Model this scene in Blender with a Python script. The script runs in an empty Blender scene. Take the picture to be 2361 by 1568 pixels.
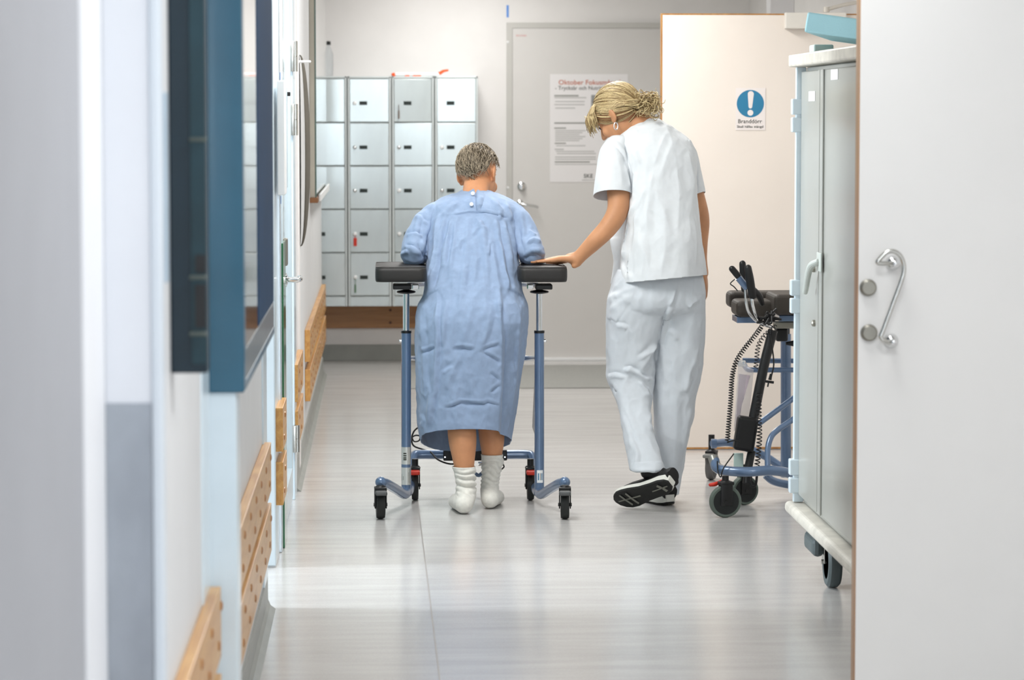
import bpy, bmesh, math, random
import numpy as np
from mathutils import Vector, Matrix, noise as mnoise

random.seed(7)
rng = np.random.default_rng(7)
SC = bpy.context.scene
COL = SC.collection

# ------------------------------------------------------------------ camera
FW, FH = 2361.0, 1568.0
F = 6800.0                    # focal length in pixels
CAMZ = 1.52
VPX, VPY = 885.0, 270.0       # vanishing point of the corridor
theta = math.atan((FH / 2 - VPY) / F)
psi = math.atan(-(VPX - FW / 2) / F * math.cos(theta))
R_ = np.array([math.cos(psi), -math.sin(psi), 0.0])
F_ = np.array([math.sin(psi) * math.cos(theta), math.cos(psi) * math.cos(theta), -math.sin(theta)])
U_ = np.array([math.sin(psi) * math.sin(theta), math.cos(psi) * math.sin(theta), math.cos(theta)])
CAM = np.array([0.0, 0.0, CAMZ])

cam_d = bpy.data.cameras.new('camera')
cam_d.sensor_width = 36.0
cam_d.lens = F / FW * 36.0
cam_d.clip_start = 0.05
cam_d.clip_end = 100
cam_o = bpy.data.objects.new('camera', cam_d)
COL.objects.link(cam_o)
cam_o.matrix_world = Matrix(((R_[0], U_[0], -F_[0], 0), (R_[1], U_[1], -F_[1], 0), (R_[2], U_[2], -F_[2], CAMZ), (0, 0, 0, 1)))
cam_d.dof.use_dof = True
cam_d.dof.focus_distance = 10.7
cam_d.dof.aperture_fstop = 5.4
SC.camera = cam_o

# ------------------------------------------------------------------ exposure, world
SC.view_settings.view_transform = 'Standard'
SC.view_settings.look = 'None'
SC.view_settings.gamma = 1.0
SC.view_settings.exposure = 0.16
SC.view_settings.use_curve_mapping = False
LIGHT = 1.0                  # overall level of the ceiling luminaires
w = bpy.data.worlds.new('world')
SC.world = w
w.use_nodes = True
w.node_tree.nodes['Background'].inputs[0].default_value = (0.9, 0.95, 1.0, 1)
w.node_tree.nodes['Background'].inputs[1].default_value = 0.6

def area(name, loc, rot, sx, sy, power, color=(1, 1, 1), spread=180):
    d = bpy.data.lights.new(name, 'AREA')
    d.shape = 'RECTANGLE'; d.size = sx; d.size_y = sy; d.energy = power; d.color = color
    d.spread = math.radians(spread)
    o = bpy.data.objects.new(name, d); COL.objects.link(o)
    o.location = loc; o.rotation_euler = rot
    return o

# ceiling luminaires of the corridor (their housings are built further down)
CEIL = 2.62
LAMPS = [(0.85, -1.5, 14), (0.85, 1.5, 22), (0.85, 4.5, 38), (0.85, 7.0, 12), (0.0, 10.3, 36), (0.7, 12.6, 33), (0.5, 15.6, 21), (0.45, 17.3, 18)]
for lx, ly, pw in LAMPS:
    area('ceiling_lamp', (lx, ly, CEIL - 0.075), (0, 0, 0), 0.5, 1.15, pw * LIGHT, (1.0, 0.99, 0.975) if ly > 8 else (0.95, 0.975, 1.0))
# daylight of the side room that falls through the open doorway on the left, and of the window behind the camera
area('side_room_window_light', (-4.1, 9.45, 1.75), (0, math.radians(-83), 0), 1.2, 0.7, 85, (0.86, 0.94, 1.0), 120)
area('end_window_light', (0.9, -3.9, 1.75), (math.radians(90), 0, 0), 1.8, 1.3, 22, (0.86, 0.93, 1.0), 140)

# ------------------------------------------------------------------ pixel <-> world
def ray(x, y):
    return F_ + R_ * ((x - FW / 2) / F) + U_ * ((FH / 2 - y) / F)
def P(x, y, Y):
    d = ray(x, y); t = Y / d[1]
    return CAM + d * t
def G(x, y, z=0.0):
    d = ray(x, y); t = (z - CAMZ) / d[2]
    return CAM + d * t
def XP(x, y, X):
    d = ray(x, y); t = X / d[0]
    return CAM + d * t
def proj(V):
    Q = V - CAM
    a = Q @ F_
    return np.stack([FW / 2 + F * (Q @ R_) / a, FH / 2 - F * (Q @ U_) / a], 1)

# ------------------------------------------------------------------ materials
def lin(c):
    return tuple(((v / 255) / 12.92 if v / 255 <= 0.04045 else ((v / 255 + 0.055) / 1.055) ** 2.4) for v in c)
MATS = {}
def mat(name, rgb, rough=0.5, metal=0.0, var=0.04, scale=6.0, bump=0.0, bscale=200.0, coat=0.0, spec=0.5, stretch=None, rgb2=None, sheen=0.0, sss=0.0, trans=0.0, emit=0.0, alpha=1.0, ior=1.45):
    if name in MATS: return MATS[name]
    m = bpy.data.materials.new(name); m.use_nodes = True
    nt = m.node_tree; b = nt.nodes['Principled BSDF']
    c = lin(rgb)
    tc = nt.nodes.new('ShaderNodeTexCoord')
    mp = nt.nodes.new('ShaderNodeMapping')
    nt.links.new(tc.outputs['Object'], mp.inputs[0])
    if stretch: mp.inputs['Scale'].default_value = stretch
    nz = nt.nodes.new('ShaderNodeTexNoise'); nz.inputs['Scale'].default_value = scale; nz.inputs['Detail'].default_value = 5
    nt.links.new(mp.outputs[0], nz.inputs['Vector'])
    cr = nt.nodes.new('ShaderNodeValToRGB')
    c2 = lin(rgb2) if rgb2 else tuple(v * (1 - 2.2 * var) for v in c)
    c1 = c if rgb2 else tuple(min(1, v * (1 + 1.2 * var)) for v in c)
    cr.color_ramp.elements[0].position = 0.3; cr.color_ramp.elements[1].position = 0.7
    cr.color_ramp.elements[0].color = (*c2, 1); cr.color_ramp.elements[1].color = (*c1, 1)
    nt.links.new(nz.outputs['Fac'], cr.inputs[0])
    nt.links.new(cr.outputs[0], b.inputs['Base Color'])
    b.inputs['Roughness'].default_value = rough
    b.inputs['Metallic'].default_value = metal
    b.inputs['Specular IOR Level'].default_value = spec
    b.inputs['Coat Weight'].default_value = coat
    b.inputs['Coat Roughness'].default_value = 0.08
    b.inputs['IOR'].default_value = ior
    if sheen: b.inputs['Sheen Weight'].default_value = sheen
    if sss:
        b.inputs['Subsurface Weight'].default_value = sss
        b.inputs['Subsurface Radius'].default_value = (0.012, 0.005, 0.003)
    if trans: b.inputs['Transmission Weight'].default_value = trans
    if alpha < 1: b.inputs['Alpha'].default_value = alpha
    if emit:
        b.inputs['Emission Color'].default_value = (*c, 1); b.inputs['Emission Strength'].default_value = emit
    if bump:
        n2 = nt.nodes.new('ShaderNodeTexNoise'); n2.inputs['Scale'].default_value = bscale; n2.inputs['Detail'].default_value = 3
        nt.links.new(mp.outputs[0], n2.inputs['Vector'])
        bp = nt.nodes.new('ShaderNodeBump'); bp.inputs['Strength'].default_value = bump; bp.inputs['Distance'].default_value = 0.002
        nt.links.new(n2.outputs['Fac'], bp.inputs['Height']); nt.links.new(bp.outputs[0], b.inputs['Normal'])
    MATS[name] = m
    return m

def wood_mat(name, a, b_, rough=0.42, axis=1):
    if name in MATS: return MATS[name]
    m = bpy.data.materials.new(name); m.use_nodes = True
    nt = m.node_tree; b = nt.nodes['Principled BSDF']
    tc = nt.nodes.new('ShaderNodeTexCoord'); mp = nt.nodes.new('ShaderNodeMapping')
    s = [14.0, 14.0, 14.0]; s[axis] = 1.1
    mp.inputs['Scale'].default_value = s
    nt.links.new(tc.outputs['Object'], mp.inputs[0])
    nz = nt.nodes.new('ShaderNodeTexNoise'); nz.inputs['Scale'].default_value = 2.2; nz.inputs['Detail'].default_value = 6; nz.inputs['Distortion'].default_value = 1.2
    nt.links.new(mp.outputs[0], nz.inputs['Vector'])
    cr = nt.nodes.new('ShaderNodeValToRGB')
    cr.color_ramp.elements[0].position = 0.35; cr.color_ramp.elements[1].position = 0.68
    cr.color_ramp.elements[0].color = (*lin(b_), 1); cr.color_ramp.elements[1].color = (*lin(a), 1)
    nt.links.new(nz.outputs['Fac'], cr.inputs[0]); nt.links.new(cr.outputs[0], b.inputs['Base Color'])
    b.inputs['Roughness'].default_value = rough; b.inputs['Coat Weight'].default_value = 0.25; b.inputs['Coat Roughness'].default_value = 0.2
    MATS[name] = m
    return m

def floor_mat():
    m = bpy.data.materials.new('vinyl_floor'); m.use_nodes = True
    nt = m.node_tree; b = nt.nodes['Principled BSDF']
    tc = nt.nodes.new('ShaderNodeTexCoord')
    n1 = nt.nodes.new('ShaderNodeTexNoise'); n1.inputs['Scale'].default_value = 260; n1.inputs['Detail'].default_value = 3
    nt.links.new(tc.outputs['Object'], n1.inputs['Vector'])
    mp = nt.nodes.new('ShaderNodeMapping'); mp.inputs['Scale'].default_value = (0.7, 5.0, 1)
    nt.links.new(tc.outputs['Object'], mp.inputs[0])
    n2 = nt.nodes.new('ShaderNodeTexNoise'); n2.inputs['Scale'].default_value = 3.0; n2.inputs['Detail'].default_value = 6
    nt.links.new(mp.outputs[0], n2.inputs['Vector'])
    mx = nt.nodes.new('ShaderNodeMath'); mx.operation = 'MULTIPLY_ADD'; mx.inputs[1].default_value = 0.45
    nt.links.new(n1.outputs['Fac'], mx.inputs[0])
    m2 = nt.nodes.new('ShaderNodeMath'); m2.operation = 'MULTIPLY'; m2.inputs[1].default_value = 0.55
    nt.links.new(n2.outputs['Fac'], m2.inputs[0]); nt.links.new(m2.outputs[0], mx.inputs[2])
    cr = nt.nodes.new('ShaderNodeValToRGB')
    cr.color_ramp.elements[0].position = 0.36; cr.color_ramp.elements[1].position = 0.62
    cr.color_ramp.elements[0].color = (*lin((188, 186, 184)), 1); cr.color_ramp.elements[1].color = (*lin((202, 200, 198)), 1)
    nt.links.new(mx.outputs[0], cr.inputs[0]); nt.links.new(cr.outputs[0], b.inputs['Base Color'])
    rr = nt.nodes.new('ShaderNodeMapRange'); rr.inputs['To Min'].default_value = 0.17; rr.inputs['To Max'].default_value = 0.22
    nt.links.new(n2.outputs['Fac'], rr.inputs[0]); nt.links.new(rr.outputs[0], b.inputs['Roughness'])
    b.inputs['Specular IOR Level'].default_value = 0.55
    bp = nt.nodes.new('ShaderNodeBump'); bp.inputs['Strength'].default_value = 0.05; bp.inputs['Distance'].default_value = 0.002
    n3 = nt.nodes.new('ShaderNodeTexNoise'); n3.inputs['Scale'].default_value = 14
    nt.links.new(tc.outputs['Object'], n3.inputs['Vector'])
    nt.links.new(n3.outputs['Fac'], bp.inputs['Height']); nt.links.new(bp.outputs[0], b.inputs['Normal'])
    return m

def hair_mat(name, light, dark, sx=220):
    m = bpy.data.materials.new(name); m.use_nodes = True
    nt = m.node_tree; b = nt.nodes['Principled BSDF']
    tc = nt.nodes.new('ShaderNodeTexCoord')
    g = nt.nodes.new('ShaderNodeNewGeometry')
    n1 = nt.nodes.new('ShaderNodeTexNoise'); n1.inputs['Scale'].default_value = sx; n1.inputs['Detail'].default_value = 2
    nt.links.new(tc.outputs['Object'], n1.inputs['Vector'])
    ad = nt.nodes.new('ShaderNodeMath'); ad.operation = 'MULTIPLY_ADD'; ad.inputs[1].default_value = 0.6
    nt.links.new(g.outputs['Random Per Island'], ad.inputs[0])
    ml = nt.nodes.new('ShaderNodeMath'); ml.operation = 'MULTIPLY'; ml.inputs[1].default_value = 0.4
    nt.links.new(n1.outputs['Fac'], ml.inputs[0]); nt.links.new(ml.outputs[0], ad.inputs[2])
    cr = nt.nodes.new('ShaderNodeValToRGB')
    cr.color_ramp.elements[0].position = 0.2; cr.color_ramp.elements[1].position = 0.8
    cr.color_ramp.elements[0].color = (*lin(dark), 1); cr.color_ramp.elements[1].color = (*lin(light), 1)
    nt.links.new(ad.outputs[0], cr.inputs[0]); nt.links.new(cr.outputs[0], b.inputs['Base Color'])
    b.inputs['Roughness'].default_value = 0.42
    b.inputs['Specular IOR Level'].default_value = 0.45
    return m

# ------------------------------------------------------------------ mesh building
class MB:
    def __init__(s): s.v = []; s.f = []; s.n = 0; s.hb = False; s.rd = False
    def add(s, v, f):
        v = np.asarray(v, float).reshape(-1, 3)
        s.v.append(v); s.f.extend([tuple(int(i) + s.n for i in q) for q in f]); s.n += len(v)
        return s
    def verts(s): return np.concatenate(s.v) if s.v else np.zeros((0, 3))
    def box(s, a, b, bev=0.0, seg=2, M=None):
        a = np.minimum(a, b).astype(float), np.maximum(a, b).astype(float)
        lo, hi = a; s.hb = True
        if bev <= 0:
            v = np.array([[x, y, z] for z in (lo[2], hi[2]) for y in (lo[1], hi[1]) for x in (lo[0], hi[0])])
            f = [(0, 2, 3, 1), (4, 5, 7, 6), (0, 1, 5, 4), (2, 6, 7, 3), (0, 4, 6, 2), (1, 3, 7, 5)]
        else:
            bm = bmesh.new(); bmesh.ops.create_cube(bm, size=1.0)
            c = (lo + hi) / 2; d = hi - lo
            for q in bm.verts: q.co = Vector((q.co.x * d[0] + c[0], q.co.y * d[1] + c[1], q.co.z * d[2] + c[2]))
            bmesh.ops.bevel(bm, geom=bm.edges[:], offset=min(bev, 0.49 * d.min()), segments=seg, affect='EDGES', profile=0.5)
            bm.verts.index_update()
            v = np.array([q.co[:] for q in bm.verts]); f = [tuple(q.index for q in p.verts) for p in bm.faces]
            bm.free()
        if M is not None: v = tf(M, v)
        return s.add(v, f)
    def tube(s, pts, rad, seg=16, ell=None, closed=False, capr=True):
        s.rd = True; v, f = tube(pts, rad, seg, ell, closed); return s.add(v, f)
    def lathe(s, prof, c, axis, seg=32):
        s.rd = True; v, f = lathe(prof, c, axis, seg); return s.add(v, f)

def tf(M, v):
    M = np.array(M); v = np.asarray(v, float)
    return v @ M[:3, :3].T + M[:3, 3]

def frames(p):
    n = len(p)
    t = np.zeros_like(p)
    t[1:-1] = p[2:] - p[:-2]; t[0] = p[1] - p[0]; t[-1] = p[-1] - p[-2]
    t /= np.linalg.norm(t, axis=1)[:, None] + 1e-12
    ref = np.array([0, 0, 1.0]) if abs(t[0][2]) < 0.9 else np.array([0, 1.0, 0])
    a = np.cross(ref, t[0]); a /= np.linalg.norm(a)
    A = [a]
    for i in range(1, n):
        a = A[-1] - t[i] * (A[-1] @ t[i]); a /= np.linalg.norm(a) + 1e-12
        A.append(a)
    A = np.array(A); B = np.cross(t, A)
    return t, A, B

def tube(pts, rad, seg=16, ell=None, closed=False):
    """swept tube; rad scalar or per point; ell = (ka, kb) flattening of the two section axes"""
    p = np.asarray(pts, float); n = len(p)
    r = np.full(n, rad, float) if np.isscalar(rad) else np.asarray(rad, float)
    t, A, B = frames(p)
    an = np.linspace(0, 2 * np.pi, seg, endpoint=False)
    ka, kb = ell if ell else (1, 1)
    v = (p[:, None] + r[:, None, None] * (ka * np.cos(an)[None, :, None] * A[:, None] + kb * np.sin(an)[None, :, None] * B[:, None])).reshape(-1, 3)
    f = []
    for i in range(n - 1):
        for j in range(seg):
            k = (j + 1) % seg
            f.append((i * seg + j, i * seg + k, (i + 1) * seg + k, (i + 1) * seg + j))
    if closed:
        i = n - 1
        for j in range(seg):
            k = (j + 1) % seg
            f.append((i * seg + j, i * seg + k, k, j))
    else:
        f.append(tuple(range(seg - 1, -1, -1))); f.append(tuple((n - 1) * seg + j for j in range(seg)))
    return v, f

def capsule_path(pts, rad, n=6):
    """resample a polyline with Catmull-Rom and round both ends"""
    p = np.asarray(pts, float); r = np.full(len(p), rad, float) if np.isscalar(rad) else np.asarray(rad, float)
    q = spline(np.concatenate([p, r[:, None]], 1), n)
    p, r = q[:, :3], q[:, 3]
    d0 = p[0] - p[1]; d0 /= np.linalg.norm(d0); d1 = p[-1] - p[-2]; d1 /= np.linalg.norm(d1)
    a = np.array([0.3, 0.65, 0.9])
    pre = [p[0] + d0 * r[0] * math.sin(x * math.pi / 2) for x in a][::-1]; prr = [r[0] * math.cos(x * math.pi / 2) for x in a][::-1]
    post = [p[-1] + d1 * r[-1] * math.sin(x * math.pi / 2) for x in a]; por = [r[-1] * math.cos(x * math.pi / 2) for x in a]
    return np.concatenate([pre, p, post]), np.concatenate([prr, r, por])

def spline(p, n=6):
    p = np.asarray(p, float)
    if len(p) < 3:
        t = np.linspace(0, 1, n + 1)[:, None]; return p[0] * (1 - t) + p[-1] * t
    q = np.concatenate([[2 * p[0] - p[1]], p, [2 * p[-1] - p[-2]]])
    out = []
    for i in range(len(p) - 1):
        a, b, c, d = q[i:i + 4]
        for t in np.linspace(0, 1, n, endpoint=False):
            out.append(0.5 * (2 * b + (c - a) * t + (2 * a - 5 * b + 4 * c - d) * t * t + (3 * b - a - 3 * c + d) * t ** 3))
    out.append(p[-1])
    return np.array(out)

def lathe(prof, c, axis, seg=32):
    """prof = [(r, h)], turned about `axis` through c"""
    c = np.asarray(c, float); t = np.asarray(axis, float); t = t / np.linalg.norm(t)
    ref = np.array([0, 0, 1.0]) if abs(t[2]) < 0.9 else np.array([1.0, 0, 0])
    A = np.cross(ref, t); A /= np.linalg.norm(A); B = np.cross(t, A)
    an = np.linspace(0, 2 * np.pi, seg, endpoint=False)
    v = []; f = []
    n = len(prof)
    for r, h in prof:
        v.append(c + t * h + max(r, 1e-5) * (np.cos(an)[:, None] * A + np.sin(an)[:, None] * B))
    v = np.concatenate(v)
    for i in range(n - 1):
        for j in range(seg):
            k = (j + 1) % seg
            f.append((i * seg + j, i * seg + k, (i + 1) * seg + k, (i + 1) * seg + j))
    f.append(tuple(range(seg - 1, -1, -1))); f.append(tuple((n - 1) * seg + j for j in range(seg)))
    return v, f

def rings(rows, seg=40, power=2.0):
    """rows = (cx, cy, cz, hx, hy [, power]) -> closed loft of (super)ellipses lying flat"""
    an = np.linspace(0, 2 * np.pi, seg, endpoint=False)
    v = []; f = []
    for r in rows:
        cx, cy, cz, hx, hy = r[:5]; pw = r[5] if len(r) > 5 else power
        c, s_ = np.cos(an), np.sin(an)
        x = np.sign(c) * np.abs(c) ** (2 / pw); y = np.sign(s_) * np.abs(s_) ** (2 / pw)
        v.append(np.stack([cx + hx * x, cy + hy * y, np.full(seg, cz)], 1))
    n = len(rows); v = np.concatenate(v)
    for i in range(n - 1):
        for j in range(seg):
            k = (j + 1) % seg
            f.append((i * seg + j, i * seg + k, (i + 1) * seg + k, (i + 1) * seg + j))
    f.append(tuple(range(seg - 1, -1, -1))); f.append(tuple((n - 1) * seg + j for j in range(seg)))
    return v, f

def ellipsoid(c, r, M=None, nu=24, nv=16):
    v = []; f = []
    th = np.linspace(0.04, np.pi - 0.04, nv); ph = np.linspace(0, 2 * np.pi, nu, endpoint=False)
    for a in th:
        v.append(np.stack([np.sin(a) * np.cos(ph), np.sin(a) * np.sin(ph), np.full(nu, np.cos(a))], 1))
    v = np.concatenate(v) * np.asarray(r, float)
    if M is not None: v = v @ np.array(M)[:3, :3].T
    v = v + np.asarray(c, float)
    for i in range(nv - 1):
        for j in range(nu):
            k = (j + 1) % nu
            f.append((i * nu + j, (i + 1) * nu + j, (i + 1) * nu + k, i * nu + k))
    f.append(tuple(range(nu))); f.append(tuple((nv - 1) * nu + j for j in range(nu - 1, -1, -1)))
    return v, f

ORG = {}
def link(name, me, mt, parent=None, origin=None, smooth=True, auto=None):
    """one mesh object; vertices are given in world space, origin goes to the foot of the mesh"""
    n = len(me.vertices)
    co = np.empty(n * 3); me.vertices.foreach_get('co', co); co = co.reshape(-1, 3)
    if origin is None:
        origin = np.array([(co[:, 0].min() + co[:, 0].max()) / 2, (co[:, 1].min() + co[:, 1].max()) / 2, co[:, 2].min()])
    origin = np.asarray(origin, float)
    me.vertices.foreach_set('co', (co - origin).ravel()); me.update()
    for m in (mt if isinstance(mt, (list, tuple)) else [mt]): me.materials.append(m)
    if smooth:
        me.polygons.foreach_set('use_smooth', np.ones(len(me.polygons), bool))
        if auto:
            try: me.set_sharp_from_angle(angle=math.radians(auto))
            except Exception: pass
    o = bpy.data.objects.new(name, me); COL.objects.link(o)
    ORG[o.name] = origin
    if parent is not None:
        o.parent = parent; o.location = origin - ORG[parent.name]
    else:
        o.location = origin
    return o

def build(name, mb, mt, parent=None, smooth=True, auto=35, origin=None, recalc=True):
    if mb.hb: smooth = smooth and mb.rd; auto = 24
    me = bpy.data.meshes.new(name)
    me.from_pydata(mb.verts().tolist(), [], mb.f)
    if recalc:
        bm = bmesh.new(); bm.from_mesh(me); bmesh.ops.recalc_face_normals(bm, faces=bm.faces[:]); bm.to_mesh(me); bm.free()
    me.update()
    return link(name, me, mt, parent, origin, smooth, auto)

def thing(name, label, cat, loc, group=None, kind=None):
    o = bpy.data.objects.new(name, None); COL.objects.link(o)
    o.empty_display_size = 0.1
    o.location = loc; ORG[o.name] = np.asarray(loc, float)
    return tag(o, label, cat, group, kind)
def tag(o, label=None, cat=None, group=None, kind=None):
    if label: o['label'] = label
    if cat: o['category'] = cat
    if group: o['group'] = group
    if kind: o['kind'] = kind
    return o
def struct(name, mb, mt, label=None, parent=None, smooth=False):
    o = build(name, mb, mt, parent, smooth)
    if parent is None: o['kind'] = 'structure'
    if label: o['label'] = label
    return o
def bx(a, b, bev=0.0, seg=2): return MB().box(np.array(a, float), np.array(b, float), bev, seg)
def tb(pts, r, n=0, seg=14):
    m = MB(); p = spline(pts, n) if n else np.asarray(pts, float)
    m.tube(p, r, seg); return m

def remesh(mb, voxel, smooth_it=4, lam=0.5):
    """union of closed shapes as one continuous surface"""
    me = bpy.data.meshes.new('tmp'); me.from_pydata(mb.verts().tolist(), [], mb.f)
    bm = bmesh.new(); bm.from_mesh(me)
    bmesh.ops.recalc_face_normals(bm, faces=bm.faces[:]); bm.to_mesh(me); bm.free()
    o = bpy.data.objects.new('tmp', me); COL.objects.link(o)
    md = o.modifiers.new('r', 'REMESH'); md.mode = 'VOXEL'; md.voxel_size = voxel; md.adaptivity = 0
    dg = bpy.context.evaluated_depsgraph_get()
    me2 = bpy.data.meshes.new_from_object(o.evaluated_get(dg), depsgraph=dg)
    bpy.data.objects.remove(o); bpy.data.meshes.remove(me)
    smooth_mesh(me2, smooth_it, lam)
    return me2

def get_co(me):
    co = np.empty(len(me.vertices) * 3); me.vertices.foreach_get('co', co); return co.reshape(-1, 3)
def set_co(me, co):
    me.vertices.foreach_set('co', np.ascontiguousarray(co).ravel()); me.update()
def get_no(me):
    no = np.empty(len(me.vertices) * 3); me.vertices.foreach_get('normal', no); return no.reshape(-1, 3)
def smooth_mesh(me, it, lam=0.5, mask=None):
    if it <= 0: return
    e = np.empty(len(me.edges) * 2, np.int32); me.edges.foreach_get('vertices', e); e = e.reshape(-1, 2)
    co = get_co(me); n = len(co)
    deg = np.bincount(e.ravel(), minlength=n).astype(float)[:, None] + 1e-9
    for k in range(it):
        s = np.stack([np.bincount(e[:, 0], co[e[:, 1], i], n) + np.bincount(e[:, 1], co[e[:, 0], i], n) for i in range(3)], 1) / deg
        d = (s - co) * lam
        if mask is not None: d *= mask[:, None]
        co = co + d
    set_co(me, co)

def cut(me, planes, only=None):
    """cut away what lies on the positive side of each plane (point, normal)"""
    bm = bmesh.new(); bm.from_mesh(me)
    for co, no in planes:
        bmesh.ops.bisect_plane(bm, geom=bm.verts[:] + bm.edges[:] + bm.faces[:], plane_co=Vector(co), plane_no=Vector(no), clear_outer=True)
    bm.to_mesh(me); bm.free(); me.update()

def solidify(me, t):
    o = bpy.data.objects.new('tmp', me); COL.objects.link(o)
    md = o.modifiers.new('s', 'SOLIDIFY'); md.thickness = t; md.offset = -1; md.use_rim = True
    dg = bpy.context.evaluated_depsgraph_get()
    me2 = bpy.data.meshes.new_from_object(o.evaluated_get(dg), depsgraph=dg)
    bpy.data.objects.remove(o)
    return me2

def seg_dist(px, a, b):
    d = b - a; L = d @ d + 1e-9
    t = np.clip(((px - a) @ d) / L, 0, 1)
    q = px - (a + t[:, None] * d)
    side = (px[:, 0] - a[0]) * d[1] - (px[:, 1] - a[1]) * d[0]
    return np.hypot(q[:, 0], q[:, 1]), t, np.sign(side)

def fold(me, folds, front=True):
    """cloth folds: each (polyline, height in m, width) raises a ridge (or sinks a groove) along the surface normal"""
    co = get_co(me); no = get_no(me); px = proj(co)
    disp = np.zeros(len(co))
    vd = CAM - co; vd /= np.linalg.norm(vd, axis=1)[:, None]
    facing = np.clip((np.sum(vd * no, 1) + 0.15) * 3, 0, 1) if front else 1
    for pl, h, wd in folds:
        pl = np.asarray(pl, float); n = len(pl) - 1
        best = np.full(len(co), 1e9); bt = np.zeros(len(co)); bs = np.zeros(len(co))
        for i in range(n):
            d, t, s = seg_dist(px, pl[i], pl[i + 1])
            m = d < best
            best[m] = d[m]; bt[m] = (i + t[m]) / n; bs[m] = s[m]
        taper = np.clip(np.minimum(bt, 1 - bt) * 5 + 0.12, 0, 1)
        u = best * bs / wd
        disp += 1.2 * h * taper * (np.exp(-1.25 * np.abs(u)) - 0.4 * np.exp(-((u - 1.6) ** 2) / 0.7))
    set_co(me, co + no * (disp * facing)[:, None])

def step(me, pl, h, wd, extent=60):
    """a panel edge: one side of the line stands proud of the other"""
    co = get_co(me); no = get_no(me); px = proj(co)
    pl = np.asarray(pl, float); n = len(pl) - 1
    best = np.full(len(co), 1e9); bs = np.zeros(len(co)); bt = np.zeros(len(co))
    for i in range(n):
        d, t, s = seg_dist(px, pl[i], pl[i + 1])
        m = d < best; best[m] = d[m]; bs[m] = s[m]; bt[m] = (i + t[m]) / n
    u = best * bs
    prof = (1 / (1 + np.exp(-np.clip(u / wd * 4, -30, 30)))) * np.exp(-np.clip(u, 0, None) / extent)
    end = np.clip(np.minimum(bt, 1 - bt) * 8, 0, 1)
    vd = CAM - co; vd /= np.linalg.norm(vd, axis=1)[:, None]
    facing = np.clip(np.sum(vd * no, 1) * 3, 0, 1)
    set_co(me, co + no * (h * prof * facing * end)[:, None])

def wrinkle(me, amp, sc, stretch=(1, 1, 1), seed=0, ridged=True):
    co = get_co(me); no = get_no(me)
    st = np.array(stretch) * sc
    d = np.empty(len(co))
    for i, c in enumerate(co * st + seed):
        v = mnoise.noise(Vector(c)) + 0.5 * mnoise.noise(Vector(c * 2.1 + 3))
        d[i] = (0.5 - abs(v)) if ridged else v
    set_co(me, co + no * (d * amp)[:, None])

def text(name, body, h, mt, parent, M, width=None, thick=0.0006, bold=0.0):
    cu = bpy.data.curves.new('t', 'FONT'); cu.body = body; cu.size = 1.0; cu.extrude = 0.0; cu.resolution_u = 3
    cu.offset = bold
    o = bpy.data.objects.new('t', cu); COL.objects.link(o)
    dg = bpy.context.evaluated_depsgraph_get(); dg.update()
    me = bpy.data.meshes.new_from_object(o.evaluated_get(dg), depsgraph=dg)
    bpy.data.objects.remove(o)
    co = get_co(me)
    lo, hi = co.min(0), co.max(0)
    co[:, 0] -= lo[0]
    s = h / 0.72
    sx = s if width is None else width / (hi[0] - lo[0])
    co = np.stack([co[:, 0] * sx, co[:, 1] * s, np.zeros(len(co))], 1)
    set_co(me, tf(M, co))
    return link(name, me, mt, parent, smooth=False)
def face_cam(x, y, z):
    """frame of a print that faces -Y: local x to the right, local y up"""
    return np.array([[1, 0, 0, x], [0, 0, -1, y], [0, 1, 0, z], [0, 0, 0, 1.0]])

# ================================================================== materials in use
WHITE = mat('wall_paint', (235, 232, 230), 0.6, var=0.012, bump=0.08, bscale=420)
GREYW = mat('wall_paint_grey', (214, 213, 214), 0.5, var=0.012, bump=0.06, bscale=420)
CEILM = mat('ceiling_paint', (238, 237, 234), 0.8, var=0.01)
FLOORM = floor_mat()
SKIRT = mat('skirting_vinyl', (150, 152, 147), 0.4, var=0.05)
ALU = mat('anodised_aluminium', (214, 224, 230), 0.3, metal=0.75, var=0.03, stretch=(1, 1, 0.1))
ALUW = mat('painted_aluminium', (216, 230, 238), 0.28, metal=0.1, var=0.02, coat=0.3)
STEEL = mat('brushed_steel', (205, 205, 200), 0.24, metal=1.0, var=0.04, stretch=(1, 1, 8))
CHROME = mat('chrome', (225, 226, 226), 0.08, metal=1.0, var=0.02)
NICKEL = mat('satin_nickel', (150, 147, 138), 0.38, metal=0.8, var=0.03)
PINE = wood_mat('pine', (214, 164, 92), (186, 130, 62), axis=1)
PINEX = wood_mat('pine_back', (172, 120, 66), (146, 96, 48), axis=0)
PLUG = mat('wood_plug', (168, 112, 52), 0.35, var=0.08, coat=0.3)
LIPP = wood_mat('oak_lipping', (190, 138, 72), (160, 108, 52), axis=2)
TEAL = mat('teal_lacquer', (40, 92, 116), 0.3, var=0.05, coat=0.35)
NAVY = mat('navy_lacquer', (20, 58, 92), 0.6, var=0.05, spec=0.12)
DTEAL = mat('dark_teal_lacquer', (12, 36, 48), 0.45, var=0.08)
TEAL2 = mat('deep_teal_panel', (18, 52, 62), 0.45, var=0.15)
BLACKP = mat('black_plastic', (20, 20, 21), 0.42, var=0.08)
BLACKR = mat('black_rubber', (34, 36, 35), 0.6, var=0.1)
DOORW = mat('white_door_laminate', (236, 235, 233), 0.35, var=0.006)
DOORB = mat('beige_door_laminate', (232, 222, 212), 0.4, var=0.008)
DOORG = mat('grey_door_laminate', (214, 211, 208), 0.42, var=0.008)
FRAMEG = mat('door_frame_grey', (196, 194, 189), 0.45, var=0.01)
GLASSM = mat('tinted_glass', (140, 175, 178), 0.03, var=0.0, spec=0.9, coat=1.0)
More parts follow.
